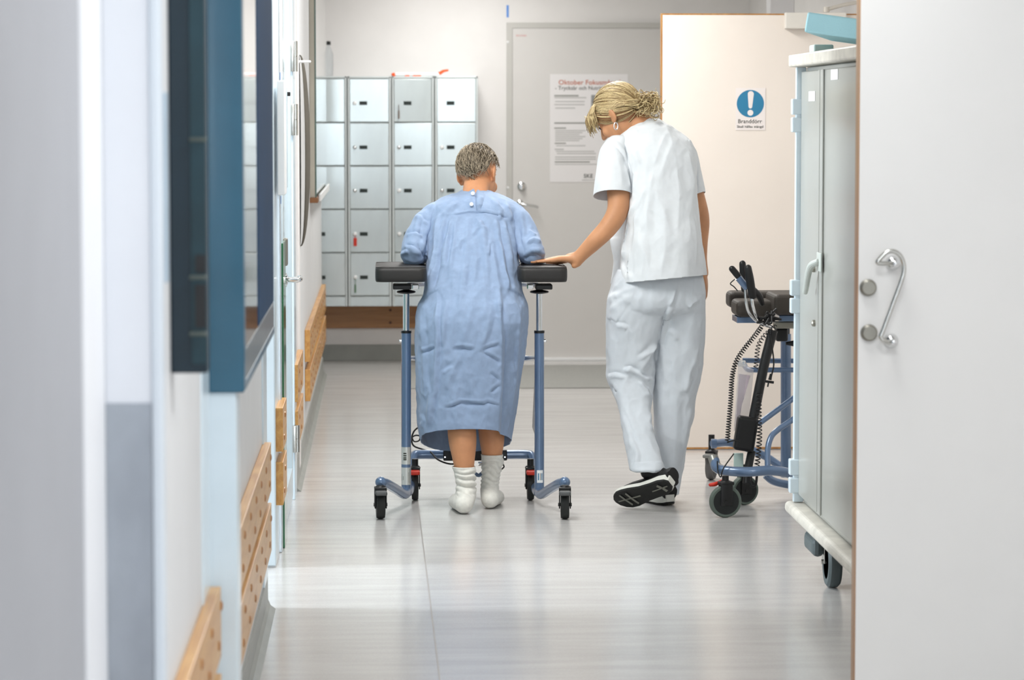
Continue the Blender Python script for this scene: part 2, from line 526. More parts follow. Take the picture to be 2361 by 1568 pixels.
PAPER = mat('paper', (232, 229, 229), 0.7, var=0.006)
INK = mat('ink_dark', (60, 62, 56), 0.7, var=0.02)
INKG = mat('ink_grey', (150, 150, 146), 0.7, var=0.02)
INKGL = mat('ink_light_grey', (186, 185, 183), 0.7, var=0.02)
INKR = mat('ink_red', (190, 96, 58), 0.7, var=0.03)
SIGNB = mat('sign_blue', (48, 124, 162), 0.4, var=0.02)
ORANGE = mat('orange_plastic', (244, 92, 34), 0.35, var=0.03)
REDP = mat('red_plastic', (206, 52, 34), 0.4, var=0.04)
WHITEP = mat('white_plastic', (240, 241, 241), 0.35, var=0.01)
LOCK = mat('locker_metal', (196, 203, 202), 0.2, metal=0.45, var=0.04, scale=9, stretch=(1, 1, 0.3))
LOCKF = mat('locker_frame_metal', (206, 213, 213), 0.4, metal=0.1, var=0.03)
PLATE = mat('number_plate', (34, 44, 42), 0.5, var=0.04)
GREENG = mat('green_glass_edge', (42, 108, 70), 0.15, var=0.06, coat=0.5)

# ================================================================== the setting
WX = -0.37
YB = float(G(860, 831)[1])             # back wall
Y1 = 7.45                              # near door, standing open across the corridor
Y2 = float(G(1700, 1037)[1])           # fire door, standing open across the corridor
RX = 2.28
struct('floor', bx((-4.4, -4.2, -0.06), (RX + 0.2, YB + 0.3, 0)), FLOORM, 'pale grey polished vinyl floor of the corridor')
struct('ceiling', bx((-4.4, -4.2, CEIL), (RX + 0.2, YB + 0.3, CEIL + 0.1)), CEILM)
wl = MB()
for y0, y1, z0, z1 in [(4.89, 9.1, 0, CEIL), (9.1, 9.92, 2.12, CEIL), (9.92, 10.6, 0, CEIL), (10.6, 11.7, 2.12, CEIL), (11.7, 17.45, 0, CEIL)]:
    wl.box(np.array([WX - 0.13, y0, z0]), np.array([WX, y1, z1]))
WALLL = mat('wall_paint_cool', (220, 221, 222), 0.55, var=0.012, bump=0.06, bscale=420)
wl.box(np.array([-0.62, 4.89, 0]), np.array([WX - 0.131, 6.0, CEIL]))
struct('wall_left', wl, WALLL, 'pale painted wall along the left of the corridor')
struct('wall_left', bx((-0.62, -4.0, 0), (-0.467, 4.57, CEIL)), mat('cool_grey_wall', (166, 168, 174), 0.5, var=0.012), 'cool grey wall panel close by on the left')
struct('wall_back', bx((-1.7, YB, 0), (RX + 0.2, YB + 0.14, CEIL)), WHITE)
struct('wall_right', bx((RX, -4.0, 0), (RX + 0.14, YB, CEIL)), WHITE)
wf = MB(); wf.box(np.array([-0.62, -4.14, 0]), np.array([RX + 0.14, -4.0, 1.05])); wf.box(np.array([-0.62, -4.14, 2.42]), np.array([RX + 0.14, -4.0, CEIL]))
wf.box(np.array([-0.62, -4.14, 1.05]), np.array([-0.02, -4.0, 2.42])); wf.box(np.array([1.82, -4.14, 1.05]), np.array([RX + 0.14, -4.0, 2.42]))
struct('wall_front', wf, WHITE)
DAY = mat('daylight_pane', (225, 238, 250), 0.3, emit=5.0, var=0.0)
win = struct('window_1', bx((-0.02, -4.10, 1.05), (1.82, -4.08, 2.42)), DAY, 'bright daylight window at the end behind the viewer')
fr = MB()
for a, b in [((-0.02, -4.08, 1.05), (1.82, -4.02, 1.10)), ((-0.02, -4.08, 2.37), (1.82, -4.02, 2.42)), ((-0.02, -4.08, 1.05), (0.03, -4.02, 2.42)), ((1.77, -4.08, 1.05), (1.82, -4.02, 2.42)), ((0.88, -4.08, 1.05), (0.93, -4.02, 2.42))]:
    fr.box(np.array(a), np.array(b), 0.006)
struct('window_frame', fr, WHITEP, parent=win)
# side room behind the open doorway
sr = MB()
sr.box(np.array([-4.4, 7.2, 0]), np.array([-0.5, 7.32, CEIL])); sr.box(np.array([-4.4, 12.6, 0]), np.array([-0.5, 12.72, CEIL])); sr.box(np.array([-4.4, 7.2, 0]), np.array([-4.28, 12.72, CEIL]))
struct('wall_side_room', sr, WHITE)
struct('window_2', bx((-4.27, 8.7, 1.1), (-4.25, 10.2, 2.3)), DAY, 'window of the side room')
# alcove to the left of the lockers
al = MB(); al.box(np.array([-1.82, 17.3, 0]), np.array([-1.7, YB, CEIL])); al.box(np.array([-1.7, 17.3, 0]), np.array([WX - 0.13, 17.45, CEIL]))
struct('wall_alcove', al, WHITE)
# skirting
bb = MB()
for y0, y1 in [(4.95, 9.08), (11.95, 17.45)]:
    prof = np.array([[WX, 0.1], [WX + 0.006, 0.1], [WX + 0.007, 0.03], [WX + 0.014, 0.012], [WX + 0.03, 0.0], [WX, 0.0]])
    n = len(prof); v = np.concatenate([np.stack([prof[:, 0], np.full(n, y), prof[:, 1]], 1) for y in (y0, y1)])
    bb.add(v, [(i, (i + 1) % n, n + (i + 1) % n, n + i) for i in range(n)] + [tuple(range(n)), tuple(range(2 * n - 1, n - 1, -1))])
struct('baseboard_left', bb, SKIRT)
struct('baseboard_back', bx((-1.7, YB - 0.012, 0), (0.76, YB, 0.1), 0.003), SKIRT)
struct('baseboard_right', bx((RX - 0.012, -4.0, 0), (RX, YB, 0.1), 0.003), SKIRT)
# welded seam of the vinyl sheets
a = G(960, 1130); b = G(1008, 1520)
dv = (b - a) / np.linalg.norm(b - a); a2 = a - dv * 6.0; b2 = b + dv * 4.0
sm_ = MB(); nrm = np.array([dv[1], -dv[0], 0]) * 0.0022
sm_.add(np.array([a2 + nrm, a2 - nrm, b2 - nrm, b2 + nrm]) + np.array([0, 0, 0.0004]), [(0, 1, 2, 3)])
struct('trim_floor_seam', sm_, mat('seam', (150, 146, 143), 0.5))

# ---- frames and posts of the left wall, near to far
struct('trim_1', bx((-0.62, 4.5705, 0), (-0.462, 4.885, CEIL), 0.006), mat('trim_white', (232, 234, 238), 0.5, var=0.01), 'white upright trim close by on the left')
pw_ = struct('trim_2', bx((-0.4615, 4.8835, 0), (-0.386, 4.8895, CEIL)), mat('pier_white', (228, 231, 237), 0.5, var=0.01), 'end face of the wall pier close by on the left')
struct('corner_guard', bx((-0.4615, 4.8805, 0.01), (-0.386, 4.8833, P(300, 930, 4.88)[2])), mat('guard_steel', (170, 175, 182), 0.3, metal=0.85, var=0.12, scale=5, stretch=(1, 1, 0.6)), parent=pw_)
struct('trim_12', bx((-0.3855, 4.879, 0), (-0.3675, 4.95, CEIL), 0.005), mat('pier_edge', (214, 222, 230), 0.35, var=0.01), 'rounded pale edge of the wall pier')
struct('trim_3', bx((WX - 0.01, 5.92, 0), (WX + 0.004, 6.16, CEIL), 0.003), ALUW)
struct('trim_4', bx((WX - 0.02, 6.2, 0), (-0.3118, 6.34, CEIL), 0.005), ALUW, 'broad pale metal post beside the blue cabinet')
struct('trim_5', bx((WX - 0.02, 8.86, 0), (WX + 0.006, 9.1, CEIL), 0.003), ALUW, 'metal jamb of the open doorway')
struct('trim_6', bx((WX - 0.14, 9.912, 0.006), (WX + 0.001, 10.24, CEIL), 0.004), ALUW, 'metal post at the far side of the open doorway')
struct('trim_7', bx((WX - 0.05, 10.26, 0), (WX + 0.010, 10.34, CEIL), 0.003), ALU)
struct('trim_8', bx((WX - 0.05, 11.69, 0), (WX + 0.013, 11.93, CEIL), 0.003), ALUW, 'hinge post of the glazed door')
struct('trim_9', bx((WX - 0.02, 12.52, 0), (WX + 0.008, 12.7, CEIL), 0.003), WHITE)
# door_4: the glazed door on the left
d4 = struct('door_4', bx((WX - 0.03, 10.62, 0.02), (WX + 0.006, 10.70, 2.1), 0.003), ALUW, 'metal framed glazed door in the left wall')
for nm, a, b, m_ in [('stile', (WX - 0.03, 11.58, 0.02), (WX + 0.006, 11.66, 2.1), ALUW), ('rail', (WX - 0.03, 10.70, 0.02), (WX + 0.006, 11.58, 0.14), ALUW), ('rail', (WX - 0.03, 10.70, 2.0), (WX + 0.006, 11.58, 2.1), ALUW), ('pane', (WX - 0.016, 10.70, 0.14), (WX - 0.006, 11.58, 2.0), GLASSM)]:
    struct(nm, bx(a, b, 0.002), m_, parent=d4)
hz = P(675, 645, 10.75)[2]
hd = MB(); hd.lathe([(0.026, 0), (0.026, 0.008), (0.011, 0.012), (0.011, 0.05)], (WX + 0.006, 10.75, hz), (1, 0, 0), 20)
p, r = capsule_path([(WX + 0.056, 10.75, hz), (WX + 0.062, 10.80, hz), (WX + 0.058, 10.88, hz)], 0.010, 4); hd.tube(p, r, 12)
struct('door_handle', hd, CHROME, parent=d4, smooth=True)
lk = MB(); lk.box(np.array([WX + 0.004, 10.64, P(660, 580, 10.7)[2] - 0.05]), np.array([WX + 0.022, 10.70, P(660, 580, 10.7)[2] + 0.05]), 0.006)
struct('lock_case', lk, NICKEL, parent=d4)
for y0, y1 in [(95, 165), (240, 312), (980, 1042)]:
    z1, z0 = P(678, y0, 11.69)[2], P(678, y1, 11.69)[2]
    h = MB(); h.lathe([(0.0105, z0 - z0), (0.0105, (z1 - z0) * 0.49), (0.009, (z1 - z0) * 0.5), (0.0105, (z1 - z0) * 0.51), (0.0105, z1 - z0)], (WX + 0.022, 11.685, z0), (0, 0, 1), 16)
    h.box(np.array([WX + 0.004, 11.66, z0]), np.array([WX + 0.018, 11.70, z1]), 0.001)
    struct('hinge', h, STEEL, parent=d4, smooth=True)
# green edged glass screen on the door post
gz = P(655, 556, 10.55)[2]
gs = tag(build('glass_screen', bx((WX + 0.0005, 10.36, 0.002), (WX + 0.016, 10.60, gz), 0.002), GREENG), 'low green glass screen standing edge on beside the glazed door', 'glass screen')

# ---- far door (door_3)
YD = YB - 0.03
xl = P(1168, 300, YD)[0]; zt = P(1200, 52, YD)[2]
d3 = struct('door_3', bx((P(1181.6, 400, YD)[0], YD - 0.012, P(1300, 826, YD - 0.012)[2]), (xl + 1.06, YB - 0.002, P(1300, 65.6, YD)[2]), 0.002), DOORG, 'light grey far door with a notice sheet')
fm = MB()
zh = P(1300, 65, YD)[2]
fm.box(np.array([xl, YD - 0.01, 0.0185]), np.array([P(1181, 400, YD)[0], YB - 0.001, zh - 0.0002]))
fm.box(np.array([xl + 1.062, YD - 0.01, 0.0185]), np.array([xl + 1.12, YB - 0.001, zh - 0.0002]))
fm.box(np.array([xl, YD - 0.01, zh]), np.array([xl + 1.12, YB - 0.001, zt]))
struct('door_frame', fm, FRAMEG, parent=d3)
struct('threshold', bx((xl, YD - 0.05, 0), (xl + 1.12, YB - 0.002, 0.018), 0.003), WHITEP, parent=d3)
c = P(1203, 430, YD - 0.012)
k = MB(); k.lathe([(0.028, 0), (0.028, 0.006), (0.02, 0.01), (0.016, 0.03), (0.018, 0.036), (0.0, 0.038)], c, (0, -1, 0), 24)
struct('lock_cylinder', k, CHROME, parent=d3, smooth=True)
c = P(1199, 470, YD - 0.012)
k = MB(); k.lathe([(0.024, 0), (0.024, 0.006), (0.01, 0.01), (0.01, 0.045)], c, (0, -1, 0), 24)
p, r = capsule_path([c + (0, -0.045, 0), c + (0.03, -0.052, -0.004), c + (0.105, -0.05, -0.018)], 0.0095, 5); k.tube(p, r, 12)
struct('door_handle', k, CHROME, parent=d3, smooth=True)
for yy in (97, 433):
    k = MB(); k.lathe([(0.008, 0), (0.006, 0.004), (0, 0.005)], P(1171, yy, YD - 0.01), (0, -1, 0), 12); struct('screw_cap', k, WHITEP, parent=d3, smooth=True)

# ---- fire door (door_2), beige, open across the right half of the corridor
bl = P(1523, 400, Y2); bz0 = P(1700, 1035, Y2)[2]; bz1 = P(1523, 31, Y2)[2]
d2 = struct('door_2', bx((bl[0] + 0.006, Y2, bz0 + 0.006), (RX - 0.03, Y2 + 0.045, bz1 - 0.006), 0.001), DOORB, 'beige fire door standing open across the corridor')
lp = MB()
for a, b in [((bl[0], Y2 - 0.001, bz0), (bl[0] + 0.006, Y2 + 0.046, bz1)), ((bl[0] + 0.0062, Y2 - 0.001, bz1 - 0.006), (RX - 0.03, Y2 + 0.046, bz1)), ((bl[0] + 0.0062, Y2 - 0.001, bz0), (RX - 0.03, Y2 + 0.046, bz0 + 0.008))]:
    lp.box(np.array(a), np.array(b))
struct('edge_lipping', lp, LIPP, parent=d2)
a = P(1811, 66, Y2 - 0.05); b = P(1952, 27, Y2 - 0.05)
cl = struct('door_closer', bx((a[0], Y2 - 0.05, a[2]), (b[0], Y2, b[2] - 0.004), 0.004), mat('closer_cream', (226, 221, 212), 0.4), parent=d2)
a = P(1905, 22, Y2 - 0.03); b = P(1985, 4, Y2 - 0.03)
ar = MB(); ar.tube([a, (a + b) / 2 + (0, 0, 0.004), b], 0.009, 10); ar.lathe([(0.014, -0.012), (0.014, 0.012)], a, (0, 0, 1), 14)
struct('closer_arm', ar, mat('closer_arm_cream', (206, 200, 190), 0.35, metal=0.3), parent=d2)
# upper door frame seen over the fire door
struct('trim_10', bx((P(1776, 10, Y2 + 1.2)[0], Y2 + 1.2, 0), (P(1832, 10, Y2 + 1.2)[0], Y2 + 1.35, CEIL), 0.004), GREYW)

# ---- near door (door_1), white, open across the right half of the corridor
el = P(1984, 100, Y1)
d1 = struct('door_1', bx((el[0], Y1, 0.012), (RX - 0.03, Y1 + 0.052, 2.06), 0.002), DOORW, 'white door standing open with a bent pull handle')
struct('edge_lipping', bx((el[0] - 0.002, Y1 + 0.003, 0.012), (el[0] + 0.004, Y1 + 0.056, 2.06), 0.001), LIPP, parent=d1)
for cx, cy in [(2001, 663), (2003, 767)]:
    c = P(cx, cy, Y1 - 0.001)
    k = MB(); k.lathe([(0.0215, 0), (0.0215, 0.007), (0.0185, 0.009), (0.0185, 0.018), (0.0165, 0.0195), (0, 0.0195)], c, (0, -1, 0), 32)
    struct('lock_escutcheon', k, NICKEL, parent=d1, smooth=True)
for cx, cy in [(2058, 606), (2054, 786)]:
    c = P(cx, cy, Y1 - 0.001)
    k = MB(); k.lathe([(0.019, 0), (0.019, 0.004), (0.0175, 0.009), (0.014, 0.015), (0.0075, 0.02), (0.0072, 0.05), (0, 0.052)], c, (0, -1, 0), 28)
    struct('handle_rosette', k, CHROME, parent=d1, smooth=True)
off = 0.058
def hp(x, y): return P(x, y, Y1 - off)
rt = P(2058, 606, Y1 - 0.02); rb = P(2054, 786, Y1 - 0.02)
q1 = P(2020, 606, Y1 - 0.062); q2 = P(2027, 782, Y1 - 0.062)
path = [rt + (0, -0.01, 0), rt + (-0.018, -0.035, 0.0), hp(2024, 606), hp(2031, 594), hp(2046, 581), hp(2062, 580), hp(2076, 590), hp(2083, 607), hp(2084, 625), hp(2078, 648), hp(2056, 708), hp(2036, 762), hp(2031, 778), rb + (-0.016, -0.035, 0.0), rb + (0, -0.01, 0)]
k = MB(); k.tube(spline(path, 6), 0.0058, 14)
struct('pull_handle', k, STEEL, parent=d1, smooth=True)

# ---- ceiling luminaires
LUM = mat('luminaire_diffuser', (255, 250, 240), 0.5, emit=1.6, var=0.0)
for i, (lx, ly, pw) in enumerate(LAMPS):
    t = thing('ceiling_light', 'flat white ceiling luminaire ' + ('nearest the end window', 'before the near wall panel', 'above the blue cabinet', 'right before the white pull handle door', 'above the open doorway', 'above the glass notice case start', 'above the notice case ledge', 'right before the lockers')[i], 'ceiling light', (lx, ly, CEIL), 'corridor ceiling lights')
    hs = MB()
    for a, b in [((-0.29, -0.615, -0.06), (-0.25, 0.615, 0)), ((0.25, -0.615, -0.06), (0.29, 0.615, 0)), ((-0.25, -0.615, -0.06), (0.25, -0.575, 0)), ((-0.25, 0.575, -0.06), (0.25, 0.615, 0))]:
        hs.box(np.array(a) + (lx, ly, CEIL), np.array(b) + (lx, ly, CEIL), 0.004)
    build('housing', hs, WHITEP, t)
    build('diffuser', bx((lx - 0.25, ly - 0.575, CEIL - 0.05), (lx + 0.25, ly + 0.575, CEIL - 0.045)), LUM, t)

# ================================================================== wooden wall rails
def wall_rail(y0, y1, z0, z1, label, plug_near):
    o = build('wall_rail', bx((WX + 0.0005, y0, z0), (-0.345, y1, z1), 0.002), PINE)
    tag(o, label, 'wall rail', 'wooden wall rails')
    n = 0; y = y0 + 0.1
    while y < y1 - 0.03 and n < 60:
        for zz in (z0 + 0.04, z1 - 0.04):
            k = MB(); k.lathe([(0.011, -0.002), (0.0105, 0.0022), (0.006, 0.004), (0, 0.0045)], (-0.345, y + (0.09 if zz > (z0 + z1) / 2 else 0), zz), (1, 0, 0), 10)
            build('wood_plug', k, PLUG, o)
        y += 0.33; n += 1
RT = (0.388, 0.537); RBt = (0.205, 0.352)
for (y0, y1, w_) in [(4.97, 6.16, 'before the broad pale post'), (6.36, 8.92, 'before the open doorway'), (9.97, 10.35, 'beside the green glass screen'), (11.72, 12.5, 'right behind the glazed door'), (13.65, 17.4, 'under the glass notice case')]:
    wall_rail(y0, y1, *RT, 'upper pine rail with round plugs ' + w_, True)
    wall_rail(y0, y1, *RBt, 'lower pine rail with round plugs ' + w_, True)
z1 = P(850, 706, YB - 0.03)[2]; z0 = P(850, 757, YB - 0.03)[2]
o = tag(build('wall_rail', bx((-1.6, YB - 0.03, z0), (0.72, YB - 0.0005, z1), 0.002), PINEX), 'brown wooden board on the end wall below the lockers', 'wall rail', 'wooden wall rails')
for xx in (900, 1060):
    for yy in (715, 744):
        k = MB(); k.lathe([(0.0095, -0.001), (0.009, 0.001), (0, 0.0012)], P(xx, yy, YB - 0.03), (0, -1, 0), 12)
        build('wood_plug', k, mat('dark_plug', (84, 50, 24), 0.5), o)

# ================================================================== lockers
YL = YB - 0.36
cols = [703, 801, 903, 1002, 1103]
rowsy = [180, 282, 382, 482, 582, 682]
ztop = P(900, 176, YL)[2]; zbot = P(900, 706, YL)[2]
BRIGHT = {}
loclab = ['steel locker column partly behind the left wall end', 'steel locker column with the red key tag', 'steel locker column with the orange handle lying on top', 'steel locker column nearest the grey far door']
tilt = {(0, 0): (0.0, -0.01), (1, 0): (0.0, 0.006), (2, 0): (0.012, 0.055), (3, 0): (0.0, 0.0), (0, 1): (0.0, 0.034), (1, 1): (0.0, -0.012), (2, 1): (0.0, 0.0), (3, 1): (-0.004, 0.018)}
for ci in range(4):
    x0 = P(cols[ci], 400, YL)[0] + 0.003; x1 = P(cols[ci + 1], 400, YL)[0] - 0.003
    t = thing('locker_cabinet', loclab[ci], 'locker', ((x0 + x1) / 2, YB - 0.18, zbot), 'row of steel lockers')
    cb = MB()
    cb.box(np.array([x0, YL + 0.02, zbot]), np.array([x1, YB - 0.002, ztop]))
    build('carcass', cb, LOCKF, t)
    fr = MB()
    for a, b in [((x0, YL - 0.002, zbot), (x0 + 0.012, YL + 0.022, ztop)), ((x1 - 0.012, YL - 0.002, zbot), (x1, YL + 0.022, ztop)), ((x0, YL - 0.002, ztop - 0.012), (x1, YL + 0.022, ztop))]:
        fr.box(np.array(a), np.array(b), 0.002)
    build('front_frame', fr, LOCKF, t)
    build('plinth', bx((x0 + 0.012, YL + 0.004, zbot), (x1 - 0.012, YL + 0.022, P(900, 684, YL)[2]), 0.001), LOCK, t)
    for ri in range(5):
        za = P(900, rowsy[ri] + 2, YL)[2]; zb = P(900, rowsy[ri + 1] - 1, YL)[2]
        xa, xb = x0 + 0.0135, x1 - 0.0135
        tx, tz = tilt.get((ci, ri), (rng.normal(0, 0.006), rng.normal(0, 0.006)))
        m = MB(); m.box(np.array([xa, YL, zb]), np.array([xb, YL + 0.016, za]), 0.002)
        v = m.v[0]; v[:, 1] += (v[:, 2] - (za + zb) / 2) * -tx + (v[:, 0] - (xa + xb) / 2) * tz
        yo = min(0.0, YL - 0.001 - v[:, 1].min()); 
        d = build('door', m, LOCK, t)
        pw = P(834, 300, YL)[0] - P(803, 300, YL)[0]
        xc = xa + pw; zc = za - 0.147
        off_ = -abs(tx) * 0.05 - 0.0005
        def yat(x, z): return YL + (z - (za + zb) / 2) * -tx + (x - (xa + xb) / 2) * tz
        build('number_plate', bx((xc - 0.024, yat(xc, zc) - 0.0025, zc - 0.0115), (xc + 0.024, yat(xc, zc) + 0.002, zc + 0.0115), 0.001), PLATE, d)
        xk = xc - 0.053
        if not (ci == 3 and ri == 0) and not (ci == 2 and ri == 0):
            k = MB(); k.lathe([(0.0125, -0.002), (0.0125, 0.004), (0.009, 0.01), (0.004, 0.011), (0, 0.011)], (xk, yat(xk, zc), zc), (0, -1, 0), 16)
            build('lock_knob', k, CHROME if rng.random() < 0.4 else WHITEP, d)
        if (ci, ri) in ((1, 3), (1, 4), (2, 0)):
            k = MB(); y_ = yat(xk, zc) - 0.012
            dz = 0.024 if (ci, ri) == (1, 3) else 0.045
            k.box(np.array([xk - 0.010 if ri == 3 else xk - 0.005, y_ - 0.003, zc - dz - 0.05]), np.array([xk + 0.011 if ri == 3 else xk + 0.005, y_ + 0.003, zc - dz]), 0.002)
            k.box(np.array([xk - 0.0015, y_ - 0.001, zc - dz]), np.array([xk + 0.0015, y_ + 0.012, zc - 0.008]))
            build('key_tag', k, REDP if ri == 3 else mat('green_tag', (84, 120, 88), 0.5) if ri == 4 else mat('brown_tag', (120, 106, 96), 0.5), d)
# a plastic bottle and an orange handled tool on top of the lockers
c = P(758, 176, YL + 0.16); c[2] = ztop + 0.0005
t = thing('water_bottle', 'small clear plastic bottle with black cap on the lockers', 'bottle', c)
CLEARP = mat('clear_plastic', (236, 240, 242), 0.12, trans=0.85, var=0.0, ior=1.25)
h = P(758, 95, YL + 0.16)[2] - c[2]
k = MB(); k.lathe([(0.02, 0), (0.027, 0.006), (0.028, 0.05), (0.026, 0.055), (0.028, 0.06), (0.028, h * 0.62), (0.026, h * 0.66), (0.012, h * 0.84), (0.0105, h * 0.9), (0.0105, h * 0.93)], c, (0, 0, 1), 28)
build('bottle_body', k, CLEARP, t)
k = MB(); k.lathe([(0.0125, h * 0.895), (0.013, h * 0.9), (0.013, h * 0.985), (0.011, h)], c, (0, 0, 1), 20); build('bottle_cap', k, BLACKP, t)
a = P(905, 174, YL + 0.1); b = P(1036, 160, YL + 0.1)
t = thing('reaching_tool', 'white and orange plastic tool with hooked orange handle on the lockers', 'tool', (a[0], YL + 0.1, ztop))
zz = ztop + 0.013
p, r = capsule_path([(a[0] + 0.02, YL + 0.1, zz), (a[0] + 0.28, YL + 0.1, zz)], [0.012, 0.012], 4); k = MB(); k.tube(p, r, 14); build('shaft', k, WHITEP, t)
p, r = capsule_path([P(1000, 172, YL + 0.1), P(1012, 170, YL + 0.1), P(1022, 164, YL + 0.1), P(1032, 162, YL + 0.1)], [0.007, 0.010, 0.009, 0.007], 5)
p[:, 2] = np.maximum(p[:, 2], ztop + r + 0.0005); k = MB(); k.tube(p, r, 14); build('hooked_handle', k, ORANGE, t)
p, r = capsule_path([(a[0] + 0.004, YL + 0.1, ztop + 0.012), (a[0] + 0.016, YL + 0.1, ztop + 0.012)], 0.0115, 4); k = MB(); k.tube(p, r, 14); build('end_cap', k, ORANGE, t)
for q0, q1 in ((934, 944), (952, 971)):
    p0, p1 = P(q0, 170, YL + 0.09)[0], P(q1, 170, YL + 0.09)[0]
    k = MB(); k.box(np.array([p0, YL + 0.085, ztop + 0.0005]), np.array([p1, YL + 0.116, ztop + 0.0095]), 0.002); build('grip_band', k, ORANGE, t)

# ================================================================== notice sheet on the far door
YN = YD - 0.0135
a = P(1268, 420, YN); b = P(1448, 171, YN)
t = build('notice_sheet', bx((a[0], YN - 0.0008, a[2]), (b[0], YN + 0.0008, b[2])), PAPER)
tag(t, 'laminated notice sheet with red heading taped to the grey far door', 'notice')
def ptext(body, x, y, x1, hpx, m_, bold=0.0, nm='lettering'):
    q = P(x, y, YN - 0.0012); wd = P(x1, y, YN)[0] - q[0]
    return text(nm, body, hpx * YN / F, m_, t, face_cam(q[0], YN - 0.0012, q[2]), wd, bold=bold)
ptext('Oktober Fokusmånad', 1288, 195, 1430, 11, INKR, 0.012)
ptext('- Trycksår och Nutritionsstatus', 1280, 207, 1437, 9, INK, 0.008)
def pline(x0, x1, y, h, m_):
    q0 = P(x0, y, YN - 0.001); q1 = P(x1, y + h, YN - 0.001)
    build('text_line', bx((q0[0], YN - 0.0012, q1[2]), (q1[0], YN - 0.0006, q0[2])), m_, t)
for x0, x1, y, h, m_ in [(1278, 1334, 219, 3.5, INKG), (1278, 1352, 224, 2.5, INKGL), (1280, 1348, 233, 2.5, INKGL), (1278, 1348, 240, 2.5, INKGL), (1280, 1326, 248, 2.5, INKGL), (1278, 1362, 282, 3.5, INKG), (1278, 1305, 294, 3, INKG)] + \
        [(1280, 1350 - 7 * (i % 3), 300 + 4.6 * i, 2.4, INKGL) for i in range(6)] + [(1279, 1305, 329, 3, INKG), (1282, 1350, 335, 2.2, INKGL), (1279, 1300, 343, 3, INKGL), (1282, 1370, 348, 2.4, INKGL), (1284, 1374, 353, 2.4, INKGL), (1280, 1374, 361, 2.4, INKGL), (1280, 1374, 366, 2.4, INKGL), (1279, 1360, 372, 3, INKG), (1279, 1376, 378, 2, INKGL), (1342, 1372, 414, 2.2, INKGL)]:
    pline(x0, x1, y, h, m_)
pline(1363, 1392, 219, 62, mat('print_photo', (164, 164, 162), 0.7, rgb2=(120, 122, 122), scale=30))
ptext('SKE', 1346, 410, 1367, 9, INK, 0.02, 'logo')
# small red print and blue tape
q = P(1190, 84, YN); struct('red_print', bx((q[0], YD - 0.0132, q[2]), (q[0] + 24 * YN / F, YD - 0.0122, q[2] + 4 * YN / F)), mat('faded_red_print', (212, 168, 166), 0.6, rgb2=(208, 200, 197), scale=90), parent=d3)
a = P(1168, 40, YB - 0.004); b = P(1173, 12, YB - 0.004)
tag(build('blue_tape_strip', bx((a[0], YB - 0.003, a[2]), (b[0], YB, b[2])), mat('blue_tape', (96, 150, 226), 0.5)), 'short upright strip of blue tape above the far door', 'tape')
# fire door sign
YS = Y2 - 0.001
a = P(1696, 300, YS); b = P(1765, 203, YS)
s = build('fire_door_sign', bx((a[0], YS - 0.001, a[2]), (b[0], YS + 0.0008, b[2])), mat('sign_white', (232, 224, 220), 0.5, var=0.005))
tag(s, 'sign with blue exclamation disc reading Branddörr on the beige fire door', 'sign')
c = P(1730, 239, YS)
k = MB(); k.lathe([(31.5 * Y2 / F, 0), (31.5 * Y2 / F, 0.0006)], (c[0], YS - 0.001, c[2]), (0, -1, 0), 64); build('blue_disc', k, SIGNB, s)
pts = []
def sp(x, y): q = P(x, y, YS); return (q[0], q[2])
top, bot = sp(1731, 217), sp(1730, 246)
rt_, rb_ = 7.0 * Y2 / F, 4.2 * Y2 / F
for i in range(13): an = math.pi * i / 12; pts.append((top[0] + rt_ * math.cos(an), top[1] + rt_ * math.sin(an)))
for i in range(13): an = math.pi + math.pi * i / 12; pts.append((bot[0] + rb_ * math.cos(an), bot[1] + rb_ * math.sin(an)))
k = MB(); n = len(pts); k.add([(x, YS - 0.0022, z) for x, z in pts] + [(x, YS - 0.0014, z) for x, z in pts], [tuple(range(n))] + [(i, (i + 1) % n, n + (i + 1) % n, n + i) for i in range(n)])
c = P(1730, 260, YS); k.lathe([(6.8 * Y2 / F, 0.0012), (6.8 * Y2 / F, 0.0018)], (c[0], YS, c[2]), (0, -1, 0), 32)
build('exclamation_mark', k, MATS['sign_white'], s, smooth=False)
q = P(1702, 284, YS); text('lettering', 'Branddörr', 9.4 * Y2 / F, INK, s, face_cam(q[0], YS - 0.0016, q[2]), 55 * Y2 / F, bold=0.008)
q = P(1699, 294.5, YS); text('lettering', 'Skall hållas stängd', 5.6 * Y2 / F, INK, s, face_cam(q[0], YS - 0.0016, q[2]), 61 * Y2 / F, bold=0.012)

# ================================================================== grey mat in front of the far door
a = G(942, 897); b = G(1440, 843)
tag(build('door_mat', bx((a[0], a[1], 0.0002), (xl + 1.15, b[1], 0.006), 0.002), mat('mat_grey', (158, 158, 154), 0.55, var=0.05, scale=60, bump=0.2)), 'grey mat lying on the floor before the far door', 'mat')

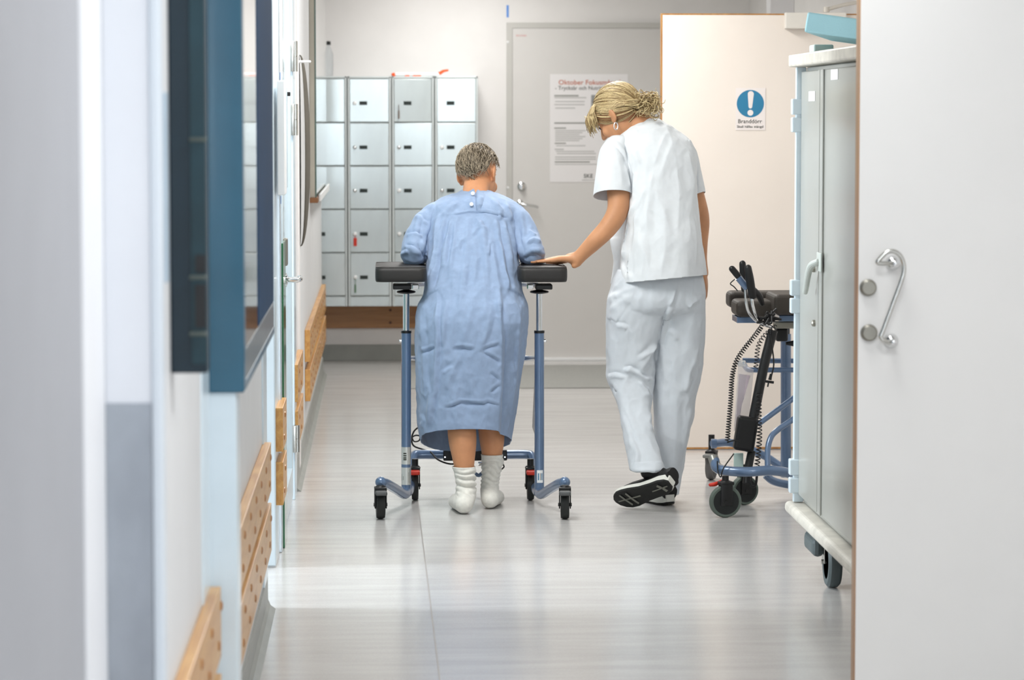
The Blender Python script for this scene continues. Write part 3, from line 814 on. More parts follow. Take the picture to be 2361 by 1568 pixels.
# ================================================================== left wall fittings
# blue glass fronted cabinet
CX = -0.2945
zc0 = P(520, 905, 6.2)[2]
t = thing('display_cabinet', 'teal blue glass fronted cabinet hung on the left wall', 'cabinet', (WX, 7.0, zc0))
k = MB(); k.box(np.array([WX + 0.0005, 6.19, zc0]), np.array([CX, 6.27, 2.45]), 0.004); build('side_panel', k, TEAL, t)
build('bottom_panel', bx((WX + 0.0005, 6.27, zc0), (CX, 7.9, zc0 + 0.02), 0.002), TEAL, t)
build('bottom_rail', bx((CX - 0.02, 6.27, zc0), (CX - 0.0015, 7.9, zc0 + 0.085), 0.003), mat('cabinet_grey', (104, 112, 114), 0.35, var=0.05, coat=0.3), t)
build('back_panel', bx((WX + 0.0005, 6.27, zc0 + 0.02), (WX + 0.008, 7.9, 2.45)), NAVY, t)
build('door_stile', bx((CX - 0.02, 6.95, zc0 + 0.085), (CX - 0.0015, 7.9, 2.45), 0.003), NAVY, t)
build('glass_pane', bx((CX - 0.008, 6.27, zc0 + 0.085), (CX - 0.003, 6.95, 2.45)), mat('cabinet_glass', (34, 52, 58), 0.015, var=0.0, spec=1.0, coat=1.0), t)
# the narrow dark blue box before it
YK = 5.1
z0 = P(440, 861, YK)[2]; x1 = P(478, 700, YK)[0]
t = thing('cabinet_door', 'open dark blue cabinet door with two bar pulls beside the pale post', 'cabinet door', (WX, YK + 0.03, z0))
build('leaf', bx((WX + 0.0005, YK, z0), (x1, YK + 0.05, 2.45), 0.004), DTEAL, t)
a = P(442, 840, YK - 0.004); build('raised_panel', bx((a[0], YK - 0.004, a[2]), (x1 - 0.001, YK - 0.0003, 2.45), 0.001), TEAL2, t)
for ya, yb_ in [(588, 628), (656, 755)]:
    a = P(450, yb_, YK - 0.007); b = P(476, ya, YK - 0.007); build('vent_slot', bx((a[0], YK - 0.007, a[2]), (b[0] - 0.001, YK - 0.0042, b[2])), BLACKP, t)
for yy in (640, 770, 322):
    p, r = capsule_path([P(441, yy, YK - 0.016), P(474, yy, YK - 0.016)], 0.004, 2); k = MB(); k.tube(p, r, 10); build('bar_pull', k, mat('dull_pull', (92, 100, 96), 0.4, metal=0.5), t)
# thin strip on the near trim
struct('trim_11', bx((WX + 0.0005, 4.952, P(378, 652, 4.95)[2]), (WX + 0.008, 4.985, P(378, 212, 4.9)[2]), 0.002), mat('pale_blue_strip', (176, 192, 204), 0.3))
# white dispenser on the post
z1 = P(645, 186, 9.98)[2]; z0 = P(645, 450, 9.98)[2]
t = thing('paper_holder', 'white wall holder on the metal post by the doorway', 'holder', (WX, 10.1, z0))
build('holder_body', bx((WX + 0.0112, 9.98, z0), (-0.335, 10.20, z1), 0.003), WHITEP, t)
build('holder_lip', bx((WX + 0.0112, 10.205, z0 + 0.02), (-0.332, 10.24, z1 - 0.02), 0.002), ALUW, t)
build('black_clip', bx((-0.335, 10.21, z1 - 0.05), (-0.322, 10.24, z1 - 0.036), 0.002), BLACKP, t)
for a_, b_ in ((167, 184), (452, 470)):
    za, zb = P(662, a_, 10.3)[2], P(662, b_, 10.3)[2]
    tag(build('blue_sticker', bx((WX + 0.0102, 10.285, zb), (WX + 0.0108, 10.335, za)), mat('sticker_blue', (44, 110, 180), 0.4)), 'small blue sticker above the white holder' if a_ < 300 else 'small blue sticker below the white holder', 'sticker')
# bowed oval plate on the wall
zt_, zb_ = P(690, 128, 13.0)[2], P(690, 566, 13.0)[2]
an = np.linspace(0, math.pi, 25); vv = []; ff = []
zc_ = (zt_ + zb_) / 2; hh = (zt_ - zb_) / 2
rowsn = 25
for i, a_ in enumerate(an):
    z_ = zc_ + hh * math.cos(a_); x_ = WX + 0.002 + 0.040 * math.sin(a_); w_ = 0.03 + 0.20 * math.sin(a_)
    for yy in np.linspace(-1, 1, 9):
        vv.append((x_ - 0.012 * yy * yy * math.sin(a_), 13.0 + w_ * yy, z_))
for i in range(rowsn - 1):
    for j in range(8): ff.append((i * 9 + j, i * 9 + j + 1, (i + 1) * 9 + j + 1, (i + 1) * 9 + j))
me = bpy.data.meshes.new('oval'); me.from_pydata(vv, [], ff); me = solidify(me, 0.004)
t = link('oval_plate', me, mat('grey_shell', (98, 94, 86), 0.85, var=0.05, spec=0.1))
tag(t, 'tall bowed grey oval shell on the wall behind the glazed door', 'wall fitting')
k = MB(); pz = P(695, 142, 12.85)[2]; k.tube(capsule_path([(WX + 0.002, 12.85, pz), (WX + 0.05, 12.85, pz)], 0.006, 2)[0], capsule_path([(WX + 0.002, 12.85, pz), (WX + 0.05, 12.85, pz)], 0.006, 2)[1], 10); build('mounting_peg', k, WHITEP, t)
# glass notice case
z0 = P(723, 456, 14.7)[2]
t = thing('notice_case', 'shallow glass notice case with wooden bottom ledge on the left wall', 'notice case', (WX, 16, z0))
build('case_body', bx((WX + 0.0005, 14.75, z0), (WX + 0.026, 17.3, 2.5), 0.002), mat('case_cream', (186, 180, 166), 0.5), t)
build('glass_pane', bx((WX + 0.0265, 14.75, z0), (WX + 0.034, 17.3, 2.5)), mat('case_glass', (70, 96, 84), 0.05, spec=1.0, coat=1.0, var=0.02), t)
build('wooden_ledge', bx((WX + 0.0005, 14.70, z0 - 0.026), (-0.329, 17.3, z0 - 0.0005), 0.002), mat('brown_ledge', (132, 88, 52), 0.5), t)
build('white_lip', bx((-0.3285, 14.9, z0 - 0.024), (-0.318, 17.3, z0 + 0.012), 0.002), WHITEP, t)

# ================================================================== steel transport cabinet on castors
CARTM = mat('cart_enamel', (166, 167, 161), 0.28, metal=0.1, var=0.012, coat=0.15)
CARTB = mat('cart_bumper', (202, 198, 188), 0.5, var=0.08, scale=14)
CART_T = mat('cart_top', (212, 206, 194), 0.4, metal=0.1, var=0.08, scale=20)
TYRE = mat('grey_tyre', (86, 96, 98), 0.55, var=0.08)
cfx = 1.392; cy1 = 9.84; cy0 = 8.25; cx1 = 2.0
t = thing('transport_cabinet', 'tall pale grey steel cabinet on castors behind the white door', 'cabinet', (1.7, 9.0, 0))
zs0, zs1 = P(1822, 155, 9.89)[2], P(1822, 127, 9.89)[2]
build('platform', bx((1.355, cy0 - 0.05, 0.182), (cx1 + 0.03, cy1 + 0.06, 0.222), 0.016, 4), CARTB, t)
build('body', bx((cfx + 0.02, cy0, 0.2225), (cx1, cy1, zs0 - 0.001), 0.004), CARTM, t)
build('top_slab', bx((1.357, cy0 - 0.04, zs0), (cx1 + 0.03, cy1 + 0.05, zs1), 0.006), CART_T, t)
build('corner_profile', bx((cfx - 0.016, cy1 - 0.012, 0.225), (cfx + 0.018, cy1 + 0.016, zs0 - 0.001), 0.003), ALUW, t)
dA = build('door', bx((cfx, 9.37, 0.25), (cfx + 0.018, cy1 - 0.016, zs0 - 0.016), 0.003), CARTM, t)
dB = build('door', bx((cfx, cy0 + 0.01, 0.25), (cfx + 0.018, 9.33, zs0 - 0.016), 0.003), CARTM, t)
build('stile', bx((cfx - 0.006, 9.30, 0.25), (cfx - 0.0002, 9.36, zs0 - 0.016), 0.002), CARTM, dB)
build('stile', bx((cfx - 0.003, 9.39, 0.25), (cfx - 0.0002, 9.42, zs0 - 0.016), 0.001), CARTM, dA)
for ya, yb_ in [(228, 305), (645, 722), (1058, 1136)]:
    h = MB()
    for q0, q1 in ((ya, (ya + yb_) / 2 - 2), ((ya + yb_) / 2 + 4, yb_)):
        z1, z0 = P(1835, q0, cy1)[2], P(1835, q1, cy1)[2]
        h.box(np.array([cfx - 0.030, cy1 - 0.016, z0]), np.array([cfx + 0.004, cy1 + 0.022, z1]), 0.004)
    build('hinge', h, ALUW, t)
pz0, pz1 = P(1885, 690, 9.4)[2], P(1895, 580, 9.4)[2]
h = MB(); h.box(np.array([cfx - 0.012, 9.28, pz1 - 0.06]), np.array([cfx - 0.0065, 9.37, pz1]), 0.003)
h.tube(capsule_path([(cfx - 0.014, 9.33, pz1 - 0.03), (cfx - 0.034, 9.36, pz1 - 0.05), (cfx - 0.034, 9.46, pz0 + 0.02)], [0.011, 0.011, 0.009], 5)[0], capsule_path([(cfx - 0.014, 9.33, pz1 - 0.03), (cfx - 0.034, 9.36, pz1 - 0.05), (cfx - 0.034, 9.46, pz0 + 0.02)], [0.011, 0.011, 0.009], 5)[1], 12)
build('lever_handle', h, mat('lever_grey', (190, 196, 190), 0.35), dB)
for yy in (620, 745):
    h = MB(); c = XP(1879, yy, cfx); h.lathe([(0.011, -0.004), (0.011, 0.008), (0.006, 0.012), (0, 0.012)], c, (-1, 0, 0), 16); build('lock_stud', h, NICKEL, dA)
for (px_, py_, m_) in ((1922, 172, PAPER), (1870, 222, PAPER)):
    c = XP(px_, py_, cfx - 0.0004); build('paper_label', bx((cfx - 0.0014, c[1] - 0.09, c[2] - 0.016), (cfx - 0.0004, c[1] + 0.05, c[2] + 0.016)), m_, dB if px_ > 1900 else dA)
for (wx, wy) in ((1.447, 9.42), (1.93, 9.6), (1.462, 8.45), (1.93, 8.45)):
    fk = MB(); fk.lathe([(0.045, 0.172), (0.045, 0.181), (0.0, 0.1815)], (wx, wy, 0), (0, 0, 1), 20)
    fk.box(np.array([wx - 0.03, wy - 0.02, 0.08]), np.array([wx - 0.026, wy + 0.03, 0.175]), 0.001); fk.box(np.array([wx + 0.026, wy - 0.02, 0.08]), np.array([wx + 0.03, wy + 0.03, 0.175]), 0.001)
    fk.lathe([(0.008, -0.036), (0.008, 0.036)], (wx, wy, 0.0835), (1, 0, 0), 12)
    f_ = build('castor', fk, STEEL, t)
    wh = MB(); wh.lathe([(0.055, -0.021), (0.074, -0.022), (0.082, -0.014), (0.0835, 0), (0.082, 0.014), (0.074, 0.022), (0.055, 0.021), (0.052, 0.012), (0.02, 0.014), (0.02, -0.014), (0.052, -0.012), (0.055, -0.021)], (wx, wy, 0.0835), (1, 0, 0), 40)
    build('wheel', wh, TYRE, f_)
h = MB(); h.box(np.array([1.378, 9.40, 0.10]), np.array([1.42, 9.60, 0.165]), 0.02, 3); build('brake_pedal', h, TYRE, t)
# pale blue foam block propped on the cabinet
M = Matrix.Translation((1.515, 9.42, 1.796)) @ Matrix.Rotation(math.radians(9), 4, 'Y') @ Matrix.Rotation(math.radians(-24), 4, 'Z')
k = MB(); k.box(np.array([-0.13, -0.16, -0.032]), np.array([0.16, 0.16, 0.032]), 0.006, 2, M)
zmin = k.verts()[:, 2].min()
for v in k.v: v[:, 2] += zs1 + 0.0005 - zmin
tag(build('foam_block', k, mat('foam_blue', (172, 216, 224), 0.75, var=0.03, bump=0.3, bscale=300)), 'pale blue foam block propped on the steel cabinet', 'foam block')
k = MB(); k.box(np.array([1.385, 9.50, zs1 + 0.0003]), np.array([1.45, 9.60, zs1 + 0.026]), 0.005)
tag(build('foam_wedge', k, mat('foam_grey', (198, 212, 206), 0.8)), 'small pale pad under the raised end of the foam block', 'foam pad')

# ================================================================== walking frame in use
BLUE = mat('frame_blue', (98, 122, 154), 0.3, metal=0.25, var=0.03, coat=0.7)
PAD = mat('black_vinyl_pad', (40, 38, 37), 0.5, var=0.06, bump=0.25, bscale=700)
PADB = mat('brown_black_pad', (58, 52, 46), 0.55, var=0.08, bump=0.25, bscale=700)
WHEELB = mat('wheel_black', (26, 30, 30), 0.5, var=0.1)
TYREG = mat('tyre_grey_green', (92, 104, 96), 0.55, var=0.06)
SILV = mat('silver_label', (206, 208, 204), 0.35, metal=0.4, var=0.02)

def castor(t, c, r, w, yaw=0.0, pedal=None, top=0.15, tyre=None, shield=True):
    """single wheel castor; c = ground contact, yaw = rolling direction from +Y"""
    ax = np.array([math.cos(yaw), math.sin(yaw), 0]); fw = np.array([-math.sin(yaw), math.cos(yaw), 0]); c = np.asarray(c, float)
    cw = c + (0, 0, r)
    M = np.eye(4); M[:3, 0] = ax; M[:3, 1] = fw; M[:3, 2] = (0, 0, 1); M[:3, 3] = c
    k = MB()
    k.lathe([(0.013, r * 1.0), (0.013, top), (0.0, top)], c + fw * 0.0, (0, 0, 1), 18)
    k.lathe([(0.021, 2 * r + 0.004), (0.022, 2 * r + 0.012), (0.016, 2 * r + 0.018)], c, (0, 0, 1), 20)
    for s_ in (-1, 1):
        k.box(np.array([s_ * (w / 2 + 0.002), -0.022, r * 0.75]), np.array([s_ * (w / 2 + 0.007), 0.024, 2 * r + 0.008]), 0.002, 2, M)
    k.box(np.array([-w / 2 - 0.007, -0.026, 2 * r + 0.001]), np.array([w / 2 + 0.007, 0.03, 2 * r + 0.013]), 0.003, 2, M)
    k.lathe([(0.007, -w / 2 - 0.01), (0.007, w / 2 + 0.01)], cw, ax, 12)
    o = build('castor', k, BLACKP, t)
    h = w / 2
    wh = MB(); wh.lathe([(r * 0.80, -h), (r * 0.93, -h), (r, -h * 0.45), (r, h * 0.45), (r * 0.93, h), (r * 0.80, h)], cw, ax, 36)
    build('tyre', wh, tyre or BLACKR, o)
    hb = MB(); hb.lathe([(r * 0.2, -h * 1.06), (r * 0.8, -h * 1.03), (r * 0.8, h * 1.03), (r * 0.2, h * 1.06)], cw, ax, 30)
    build('hub', hb, WHEELB, o)
    if pedal:
        k = MB(); k.box(np.array([-w / 2 - 0.006, -0.075, 2 * r - 0.012]), np.array([w / 2 + 0.006, -0.026, 2 * r + 0.004]), 0.005, 2, M)
        build('brake_pedal', k, pedal, o)
    return o

t = thing('walking_frame', 'blue forearm walking frame with black pads that the patient leans on', 'walking frame', (0.33, 11.45, 0), 'forearm walking frames')
YPO = 11.5
for side, s_ in (('l', 1), ('r', -1)):
    X = (lambda x: x) if s_ == 1 else (lambda x: 2180 - x)
    # pole, base bend and rear arm as one bent tube
    path = [P(X(880), 1113, 11.17), P(X(892), 1116, 11.22), P(X(916), 1130, 11.36), P(X(928), 1138, 11.43), P(X(935), 1139, 11.47), P(X(936.5), 1130, YPO), P(X(936.5), 1105, YPO), P(X(936.5), 1040, YPO)]
    p = spline(path, 5); p = np.concatenate([p, [P(X(936.5), 900, YPO), P(X(936.5), 768, YPO)]])
    k = MB(); k.tube(p, 0.0192, 20); pole = build('pole', k, BLUE, t)
    k = MB(); c = P(X(878), 1112, 11.17); k.add(*ellipsoid(c, (0.0215, 0.0215, 0.0215), nu=20, nv=12)); build('tube_end', k, BLUE, t)
    k = MB(); k.tube([P(X(936.5), 768, YPO), P(X(936.5), 762, YPO)], 0.0205, 20); build('collar', k, BLACKP, t)
    k = MB(); k.tube([P(X(936.5), 764, YPO), P(X(936.5), 664, YPO)], 0.0128, 20); build('chrome_post', k, CHROME, t)
    a = P(X(936.5), 673, YPO); k = MB(); k.lathe([(0.012, -0.008), (0.034, -0.004), (0.038, 0.0), (0.034, 0.004), (0.014, 0.008), (0.012, 0.016)], a, (0, 0, 1), 24); build('clamp_knob', k, BLACKP, t)
    a = P(X(906), 668, YPO - 0.05); b = P(X(948), 653, YPO + 0.05); k = MB(); k.box(a, np.array([b[0], YPO + 0.05, b[2]]), 0.004); build('pad_bracket', k, BLACKP, t)
    a = P(X(950), 667, YPO - 0.045); b = P(X(966), 654, YPO); k = MB(); k.box(a, np.array([b[0], YPO, b[2]]), 0.004); build('chrome_clamp', k, CHROME, t)
    a = P(X(920), 786, YPO); k = MB(); k.lathe([(0.007, -0.006), (0.007, 0.004), (0.004, 0.007), (0, 0.007)], P(X(924), 786, YPO), (-s_, 0, 0), 14); build('set_screw', k, CHROME, t)
    # forearm pad
    zt = P(X(900), 617, 11.36)[2]; zb = P(X(900), 651, 11.36)[2]
    xo = P(X(865 if s_ == 1 else 871), 630, 11.36)[0]; xi = P(X(984), 630, 11.36)[0]
    bm = bmesh.new()
    N = 14
    outl = []
    lx0, lx1 = min(xo, xi), max(xo, xi)
    for (qx, qy, rr) in ((lx0, 11.36, 0.03), (lx1, 11.36, 0.03), (lx1, 11.80, 0.03), (lx0, 11.80, 0.03)):
        cx_ = qx + (rr if qx == lx0 else -rr); cy_ = qy + (rr if qy < 11.5 else -rr)
        a0 = {(0, 0): math.pi, (1, 0): 1.5 * math.pi, (1, 1): 0, (0, 1): 0.5 * math.pi}[(int(qx == lx1), int(qy > 11.5))]
        for i in range(7): an = a0 + i / 6 * math.pi / 2; outl.append((cx_ + rr * math.cos(an), cy_ + rr * math.sin(an)))
    outl = np.array(outl); cc = outl.mean(0); n = len(outl)
    vv = []
    for sc_, z_ in ((0.0, zb), (0.93, zb), (0.985, zb + 0.006), (1.0, zb + 0.018), (1.0, zt - 0.016), (0.985, zt - 0.006), (0.94, zt - 0.001), (0.6, zt + 0.004), (0.2, zt + 0.005)):
        q = cc + (outl - cc) * max(sc_, 0.02) if sc_ < 0.9 else cc + (outl - cc) - (outl - cc) / np.linalg.norm(outl - cc, axis=1)[:, None] * (1 - sc_) * 0.12
        vv.append(np.concatenate([q, np.full((n, 1), z_)], 1))
    vv = np.concatenate(vv); L = 9
    ff = [(i * n + j, i * n + (j + 1) % n, (i + 1) * n + (j + 1) % n, (i + 1) * n + j) for i in range(L - 1) for j in range(n)] + [tuple(range(n - 1, -1, -1)), tuple((L - 1) * n + j for j in range(n))]
    k = MB(); k.add(vv, ff); pd = build('forearm_pad', k, PAD, t, auto=50)
    seam = vv[6 * n:7 * n] + (0, 0, 0.0008); k = MB(); k.tube(seam, 0.0016, 6, None, True); build('piping', k, PAD, pd)
    # castors
    castor(t, G(X(877.5), 1196), 0.054, 0.032, 0.06 * s_, mat('pedal_grey', (84, 86, 86), 0.5), 0.128)
    fc = G(X(957), 1153); castor(t, fc, 0.060, 0.026, 0.0, REDP, 0.165)
    # front leg tube that rises from the pole foot to the cross tube
    path = [P(X(938), 1136, 11.50), P(X(944), 1130, 11.56), P(X(948), 1105, 11.66), P(X(950), 1070, 11.72), P(X(955), 1052, 11.75), P(X(966), 1048, 11.76), P(X(1010), 1048, 11.76)]
    k = MB(); k.tube(spline(path, 6), 0.0185, 18); build('front_leg', k, BLUE, t)
k = MB(); k.tube([P(1008, 1048, 11.76), P(1172, 1048, 11.76)], 0.0183, 18); build('cross_tube', k, BLUE, t)
k = MB(); k.tube(spline([P(938, 826, 11.52), P(944, 826, 11.62), P(956, 826, 11.74), P(1000, 826, 11.76), P(1180, 826, 11.76), P(1222, 826, 11.74), P(1236, 826, 11.62), P(1242, 826, 11.52)], 5), 0.0095, 14); build('cross_tube', k, BLUE, t)
k = MB(); k.tube(spline([P(942, 657, 11.6), P(975, 656, 11.78), P(1010, 656, 11.86), P(1170, 656, 11.86), P(1205, 656, 11.78), P(1238, 657, 11.6)], 5), 0.009, 14); build('pad_frame', k, BLUE, t)
a = P(1022, 1062, 11.73); b = P(1169, 1037, 11.73)
k = MB(); k.box(np.array([a[0], 11.715, a[2]]), np.array([b[0], 11.739, b[2]]), 0.004); bxo = build('junction_box', k, BLACKP, t)
for xx in (1026, 1164):
    k = MB(); k.lathe([(0.004, 0), (0.003, 0.002), (0, 0.002)], P(xx, 1054, 11.715), (0, -1, 0), 10); build('screw', k, CHROME, bxo)
k = MB(); k.lathe([(0.009, 0), (0.009, 0.03), (0.006, 0.032), (0, 0.032)], P(1103, 1070, 11.71), (1, 0, 0.1), 14); build('chrome_bolt', k, CHROME, t)
k = MB(); k.tube(spline([P(1095, 1092, 11.76), P(1104, 1096, 11.76), P(1113, 1090, 11.76)], 6), 0.008, 12); build('lower_bow', k, BLUE, t)
cab = [P(968, 983, 11.78), P(955, 994, 11.8), P(949, 1012, 11.8), P(954, 1028, 11.8), P(974, 1036, 11.79), P(992, 1042, 11.75), P(1010, 1060, 11.70), P(1040, 1070, 11.70), P(1070, 1064, 11.72), P(1100, 1058, 11.70)]
k = MB(); k.tube(spline(cab, 8), 0.0035, 8); build('cable', k, BLACKP, t)
cab = [P(947, 1010, 11.78), P(958, 1004, 11.77), P(968, 1006, 11.77), P(966, 1016, 11.77), P(955, 1018, 11.78), P(950, 1010, 11.78)]
k = MB(); k.tube(spline(cab, 8), 0.003, 8); build('cable', k, BLACKP, t)
cab = [P(1150, 1062, 11.7), P(1158, 1068, 11.69), P(1162, 1076, 11.69), P(1157, 1082, 11.70)]
k = MB(); k.tube(spline(cab, 8), 0.003, 8); build('cable', k, BLACKP, t)
def wrap_label(nm, xc, y0, y1, a0, a1, m_, par):
    c0 = P(xc, y0, YPO); c1 = P(xc, y1, YPO); v = []; R = 0.0196
    an = np.linspace(a0, a1, 12)
    for z_ in (c0[2], c1[2]):
        for a_ in an: v.append((c0[0] + R * math.sin(a_), YPO - R * math.cos(a_), z_))
    k = MB(); k.add(v, [(i, i + 1, 13 + i, 12 + i) for i in range(11)]); return build(nm, k, m_, par)
wrap_label('silver_label', 936.5, 1030, 1070, -1.4, 1.0, SILV, t); wrap_label('silver_label', 936.5, 1077, 1117, -1.4, 1.0, SILV, t)
wrap_label('white_label', 1243.5, 1083, 1112, -0.55, 0.75, WHITEP, t)
for i, yy in enumerate((1043, 1048, 1053, 1057)): wrap_label('barcode_bar', 936.5, yy, yy + 3.2, -0.6, 0.05, INK, t)
for a0, a1, y0, y1 in ((-1.15, -0.98, 1092, 1107), (-0.72, -0.55, 1097, 1106), (0.45, 0.6, 1088, 1112), (0.75, 0.95, 1080, 1114)): wrap_label('label_print', 936.5, y0, y1, a0, a1, INKG, t)
for a0, a1 in ((-0.35, -0.1), (0.1, 0.3), (0.4, 0.6)): wrap_label('label_print', 1243.5, 1090, 1106, a0, a1, SIGNB if a0 < 0 or a0 > .3 else INKG, t)
k = MB(); k.add([P(1232, 875, 11.56), P(1237, 878, 11.50), P(1232, 1000, 11.50), P(1227, 985, 11.56)], [(0, 1, 2, 3)]); build('hang_tag', k, mat('tag_grey', (196, 194, 188), 0.5), t)

# ================================================================== second walking frame, parked by the fire door
t = thing('walking_frame', 'blue walking frame with coiled cables parked before the beige fire door', 'walking frame', (1.6, 11.6, 0), 'forearm walking frames')
YN_, YF_ = 11.2, 12.1
def pt(nm, pts, r, m_, n=6, seg=14, par=None):
    k = MB(); k.tube(spline([P(*q) for q in pts], n) if n else np.array([P(*q) for q in pts]), r, seg); return build(nm, k, m_, par or t)
pt('base_tube', [(1648, 1062, 11.35), (1652, 1078, 11.32), (1672, 1085, 11.28), (1720, 1088, 11.25), (1780, 1085, 11.25), (1830, 1094, 11.3), (1880, 1112, 11.38), (1940, 1120, 11.5)], 0.0195, BLUE)
pt('tube_sleeve', [(1644, 1055, 11.36), (1652, 1076, 11.33), (1664, 1084, 11.30)], 0.0205, mat('sleeve_grey', (150, 150, 144), 0.35, metal=0.4))
pt('base_tube', [(1642, 1023, 12.0), (1690, 1022, 12.05), (1760, 1050, 12.0), (1800, 1075, 11.95), (1850, 1098, 11.9), (1940, 1110, 11.9)], 0.0165, BLUE)
pt('base_tube', [(1765, 1095, 11.55), (1785, 1110, 11.55), (1830, 1119, 11.55), (1900, 1122, 11.55)], 0.016, BLUE)
pt('tube_stub', [(1640, 1023, 12.0), (1652, 1023, 12.0)], 0.020, BLUE, 0)
pt('upright', [(1812, 1100, 11.9), (1812, 770, 11.9)], 0.0215, BLUE, 0)
pt('upright_sleeve', [(1812, 800, 11.9), (1812, 745, 11.9)], 0.0165, mat('dark_steel', (70, 74, 80), 0.3, metal=0.8), 0)
pt('side_bar', [(1712, 831, 11.95), (1780, 832, 11.95), (1960, 832, 11.95)], 0.0105, BLUE)
pt('side_bar', [(1716, 840, 11.75), (1722, 851, 11.7), (1735, 853, 11.68), (1800, 853, 11.68), (1960, 853, 11.68)], 0.0105, BLUE)
pt('brace', [(1748, 978, 11.6), (1800, 940, 11.65), (1860, 896, 11.7)], 0.0115, BLUE, 3)
pt('brace', [(1770, 1078, 11.26), (1770, 1040, 11.28), (1776, 1012, 11.3), (1790, 994, 11.32), (1830, 966, 11.36), (1880, 930, 11.42)], 0.0115, BLUE)
pt('actuator_column', [(1782, 762, 11.45), (1760, 850, 11.43), (1735, 975, 11.40)], 0.0195, BLACKP, 3)
# motor housing
c = P(1719, 1000, 11.38); hx_, hz_ = 24 * 11.38 / F, 40 * 11.38 / F
M = Matrix.Translation(c) @ Matrix.Rotation(math.radians(9), 4, 'Y')
k = MB(); k.box(np.array([-hx_, -0.03, -hz_]), np.array([hx_, 0.03, hz_]), 0.012, 3, M); build('motor_housing', k, BLACKP, t)
pt('drive_rod', [(1733, 1040, 11.40), (1724, 1085, 11.38), (1722, 1116, 11.36)], [0.016] * 3, BLACKP, 0)
a = P(1692, 1078, 11.42); b = P(1714, 1045, 11.42); k = MB(); k.box(np.array([a[0], 11.42, a[2]]), np.array([b[0], 11.43, b[2]]), 0.002); build('paper_label', k, mat('label_mint', (196, 220, 214), 0.5), t)
# coiled cables
def coil(path, r, turns, wr, nm='coiled_cable'):
    q = spline([P(*p_) for p_ in path], 12); d = np.concatenate([[0], np.cumsum(np.linalg.norm(np.diff(q, axis=0), axis=1))]); n = turns * 9
    s_ = np.linspace(0, d[-1], n); q = np.stack([np.interp(s_, d, q[:, i]) for i in range(3)], 1)
    tt, A, B = frames(q); an = np.arange(n) * 2 * math.pi / 9
    v = q + r * (np.cos(an)[:, None] * A + np.sin(an)[:, None] * B)
    k = MB(); k.tube(v, wr, 6); return build(nm, k, BLACKP, t)
coil([(1757, 752, 11.33), (1740, 775, 11.31), (1715, 806, 11.30), (1697, 835, 11.29), (1688, 870, 11.29), (1685, 920, 11.29), (1680, 980, 11.29), (1677, 1018, 11.29)], 0.0085, 48, 0.0022)
coil([(1790, 752, 11.36), (1762, 775, 11.35), (1748, 800, 11.34), (1744, 835, 11.34), (1742, 850, 11.34)], 0.0085, 15, 0.0018)
coil([(1750, 905, 11.33), (1750, 960, 11.32), (1751, 1010, 11.32), (1747, 1060, 11.32), (1744, 1085, 11.32)], 0.0095, 22, 0.0022)
pt('cable', [(1677, 1020, 11.29), (1690, 1016, 11.28), (1706, 1016, 11.3)], 0.003, BLACKP)
pt('cable', [(1692, 1046, 11.27), (1668, 1080, 11.24), (1662, 1100, 11.24), (1655, 1086, 11.26), (1654, 1064, 11.3)], 0.0025, BLACKP)
pt('cable', [(1726, 1095, 11.36), (1732, 1120, 11.35), (1742, 1118, 11.35), (1746, 1090, 11.34)], 0.005, BLACKP)
pt('power_cord', [(1772, 760, 11.38), (1780, 800, 11.37), (1784, 840, 11.36), (1778, 870, 11.36)], 0.003, BLACKP)
c = P(1774, 878, 11.36); k = MB(); k.tube([P(1778, 862, 11.36), P(1775, 876, 11.36)], [0.005, 0.007], 10); a = P(1763, 879, 11.36); b = P(1784, 882, 11.36)
k.tube([a, b], 0.0052, 10); k.tube([P(1772, 882, 11.36), P(1770, 892, 11.36)], 0.003, 8); build('power_plug', k, BLACKP, t)
# forearm pads, stacked and folded aside
def pad_at(x0, x1, y0, y1, Y0_, Y1_, m_):
    a = P(x0, y1, Y0_); b = P(x1, y0, Y0_); k = MB(); k.box(np.array([a[0], Y0_, a[2]]), np.array([b[0], Y1_, b[2]]), 0.02, 4); return build('forearm_pad', k, m_, t)
pad_at(1682, 1900, 673, 712, 11.75, 11.9, PADB)
pad_at(1698, 1790, 694, 732, 11.52, 11.72, PADB)
pad_at(1785, 1930, 679, 727, 11.42, 11.7, PADB)
for x0, x1, y0, y1, Yq in ((1699, 1745, 731, 745, 11.55), (1797, 1930, 727, 741, 11.46)):
    a = P(x0, y1, Yq); b = P(x1, y0, Yq); k = MB(); k.box(np.array([a[0], Yq, a[2]]), np.array([b[0], Yq + 0.16, b[2]]), 0.002); build('pad_plate', k, BLUE, t)
a = P(1786, 758, 11.5); b = P(1834, 742, 11.5); k = MB(); k.box(np.array([a[0], 11.5, a[2]]), np.array([b[0], 11.56, b[2]]), 0.004); build('chrome_clamp', k, NICKEL, t)
k = MB(); c = P(1800, 770, 11.6); k.box(c - (0.022, 0.03, 0.028), c + (0.026, 0.03, 0.025), 0.008); build('clamp_block', k, BLACKP, t)
k = MB(); k.lathe([(0.006, 0), (0.012, 0.03), (0.012, 0.045), (0, 0.045)], P(1812, 792, 11.62), (1, 0, 0), 14); build('clamp_knob', k, BLACKP, t)
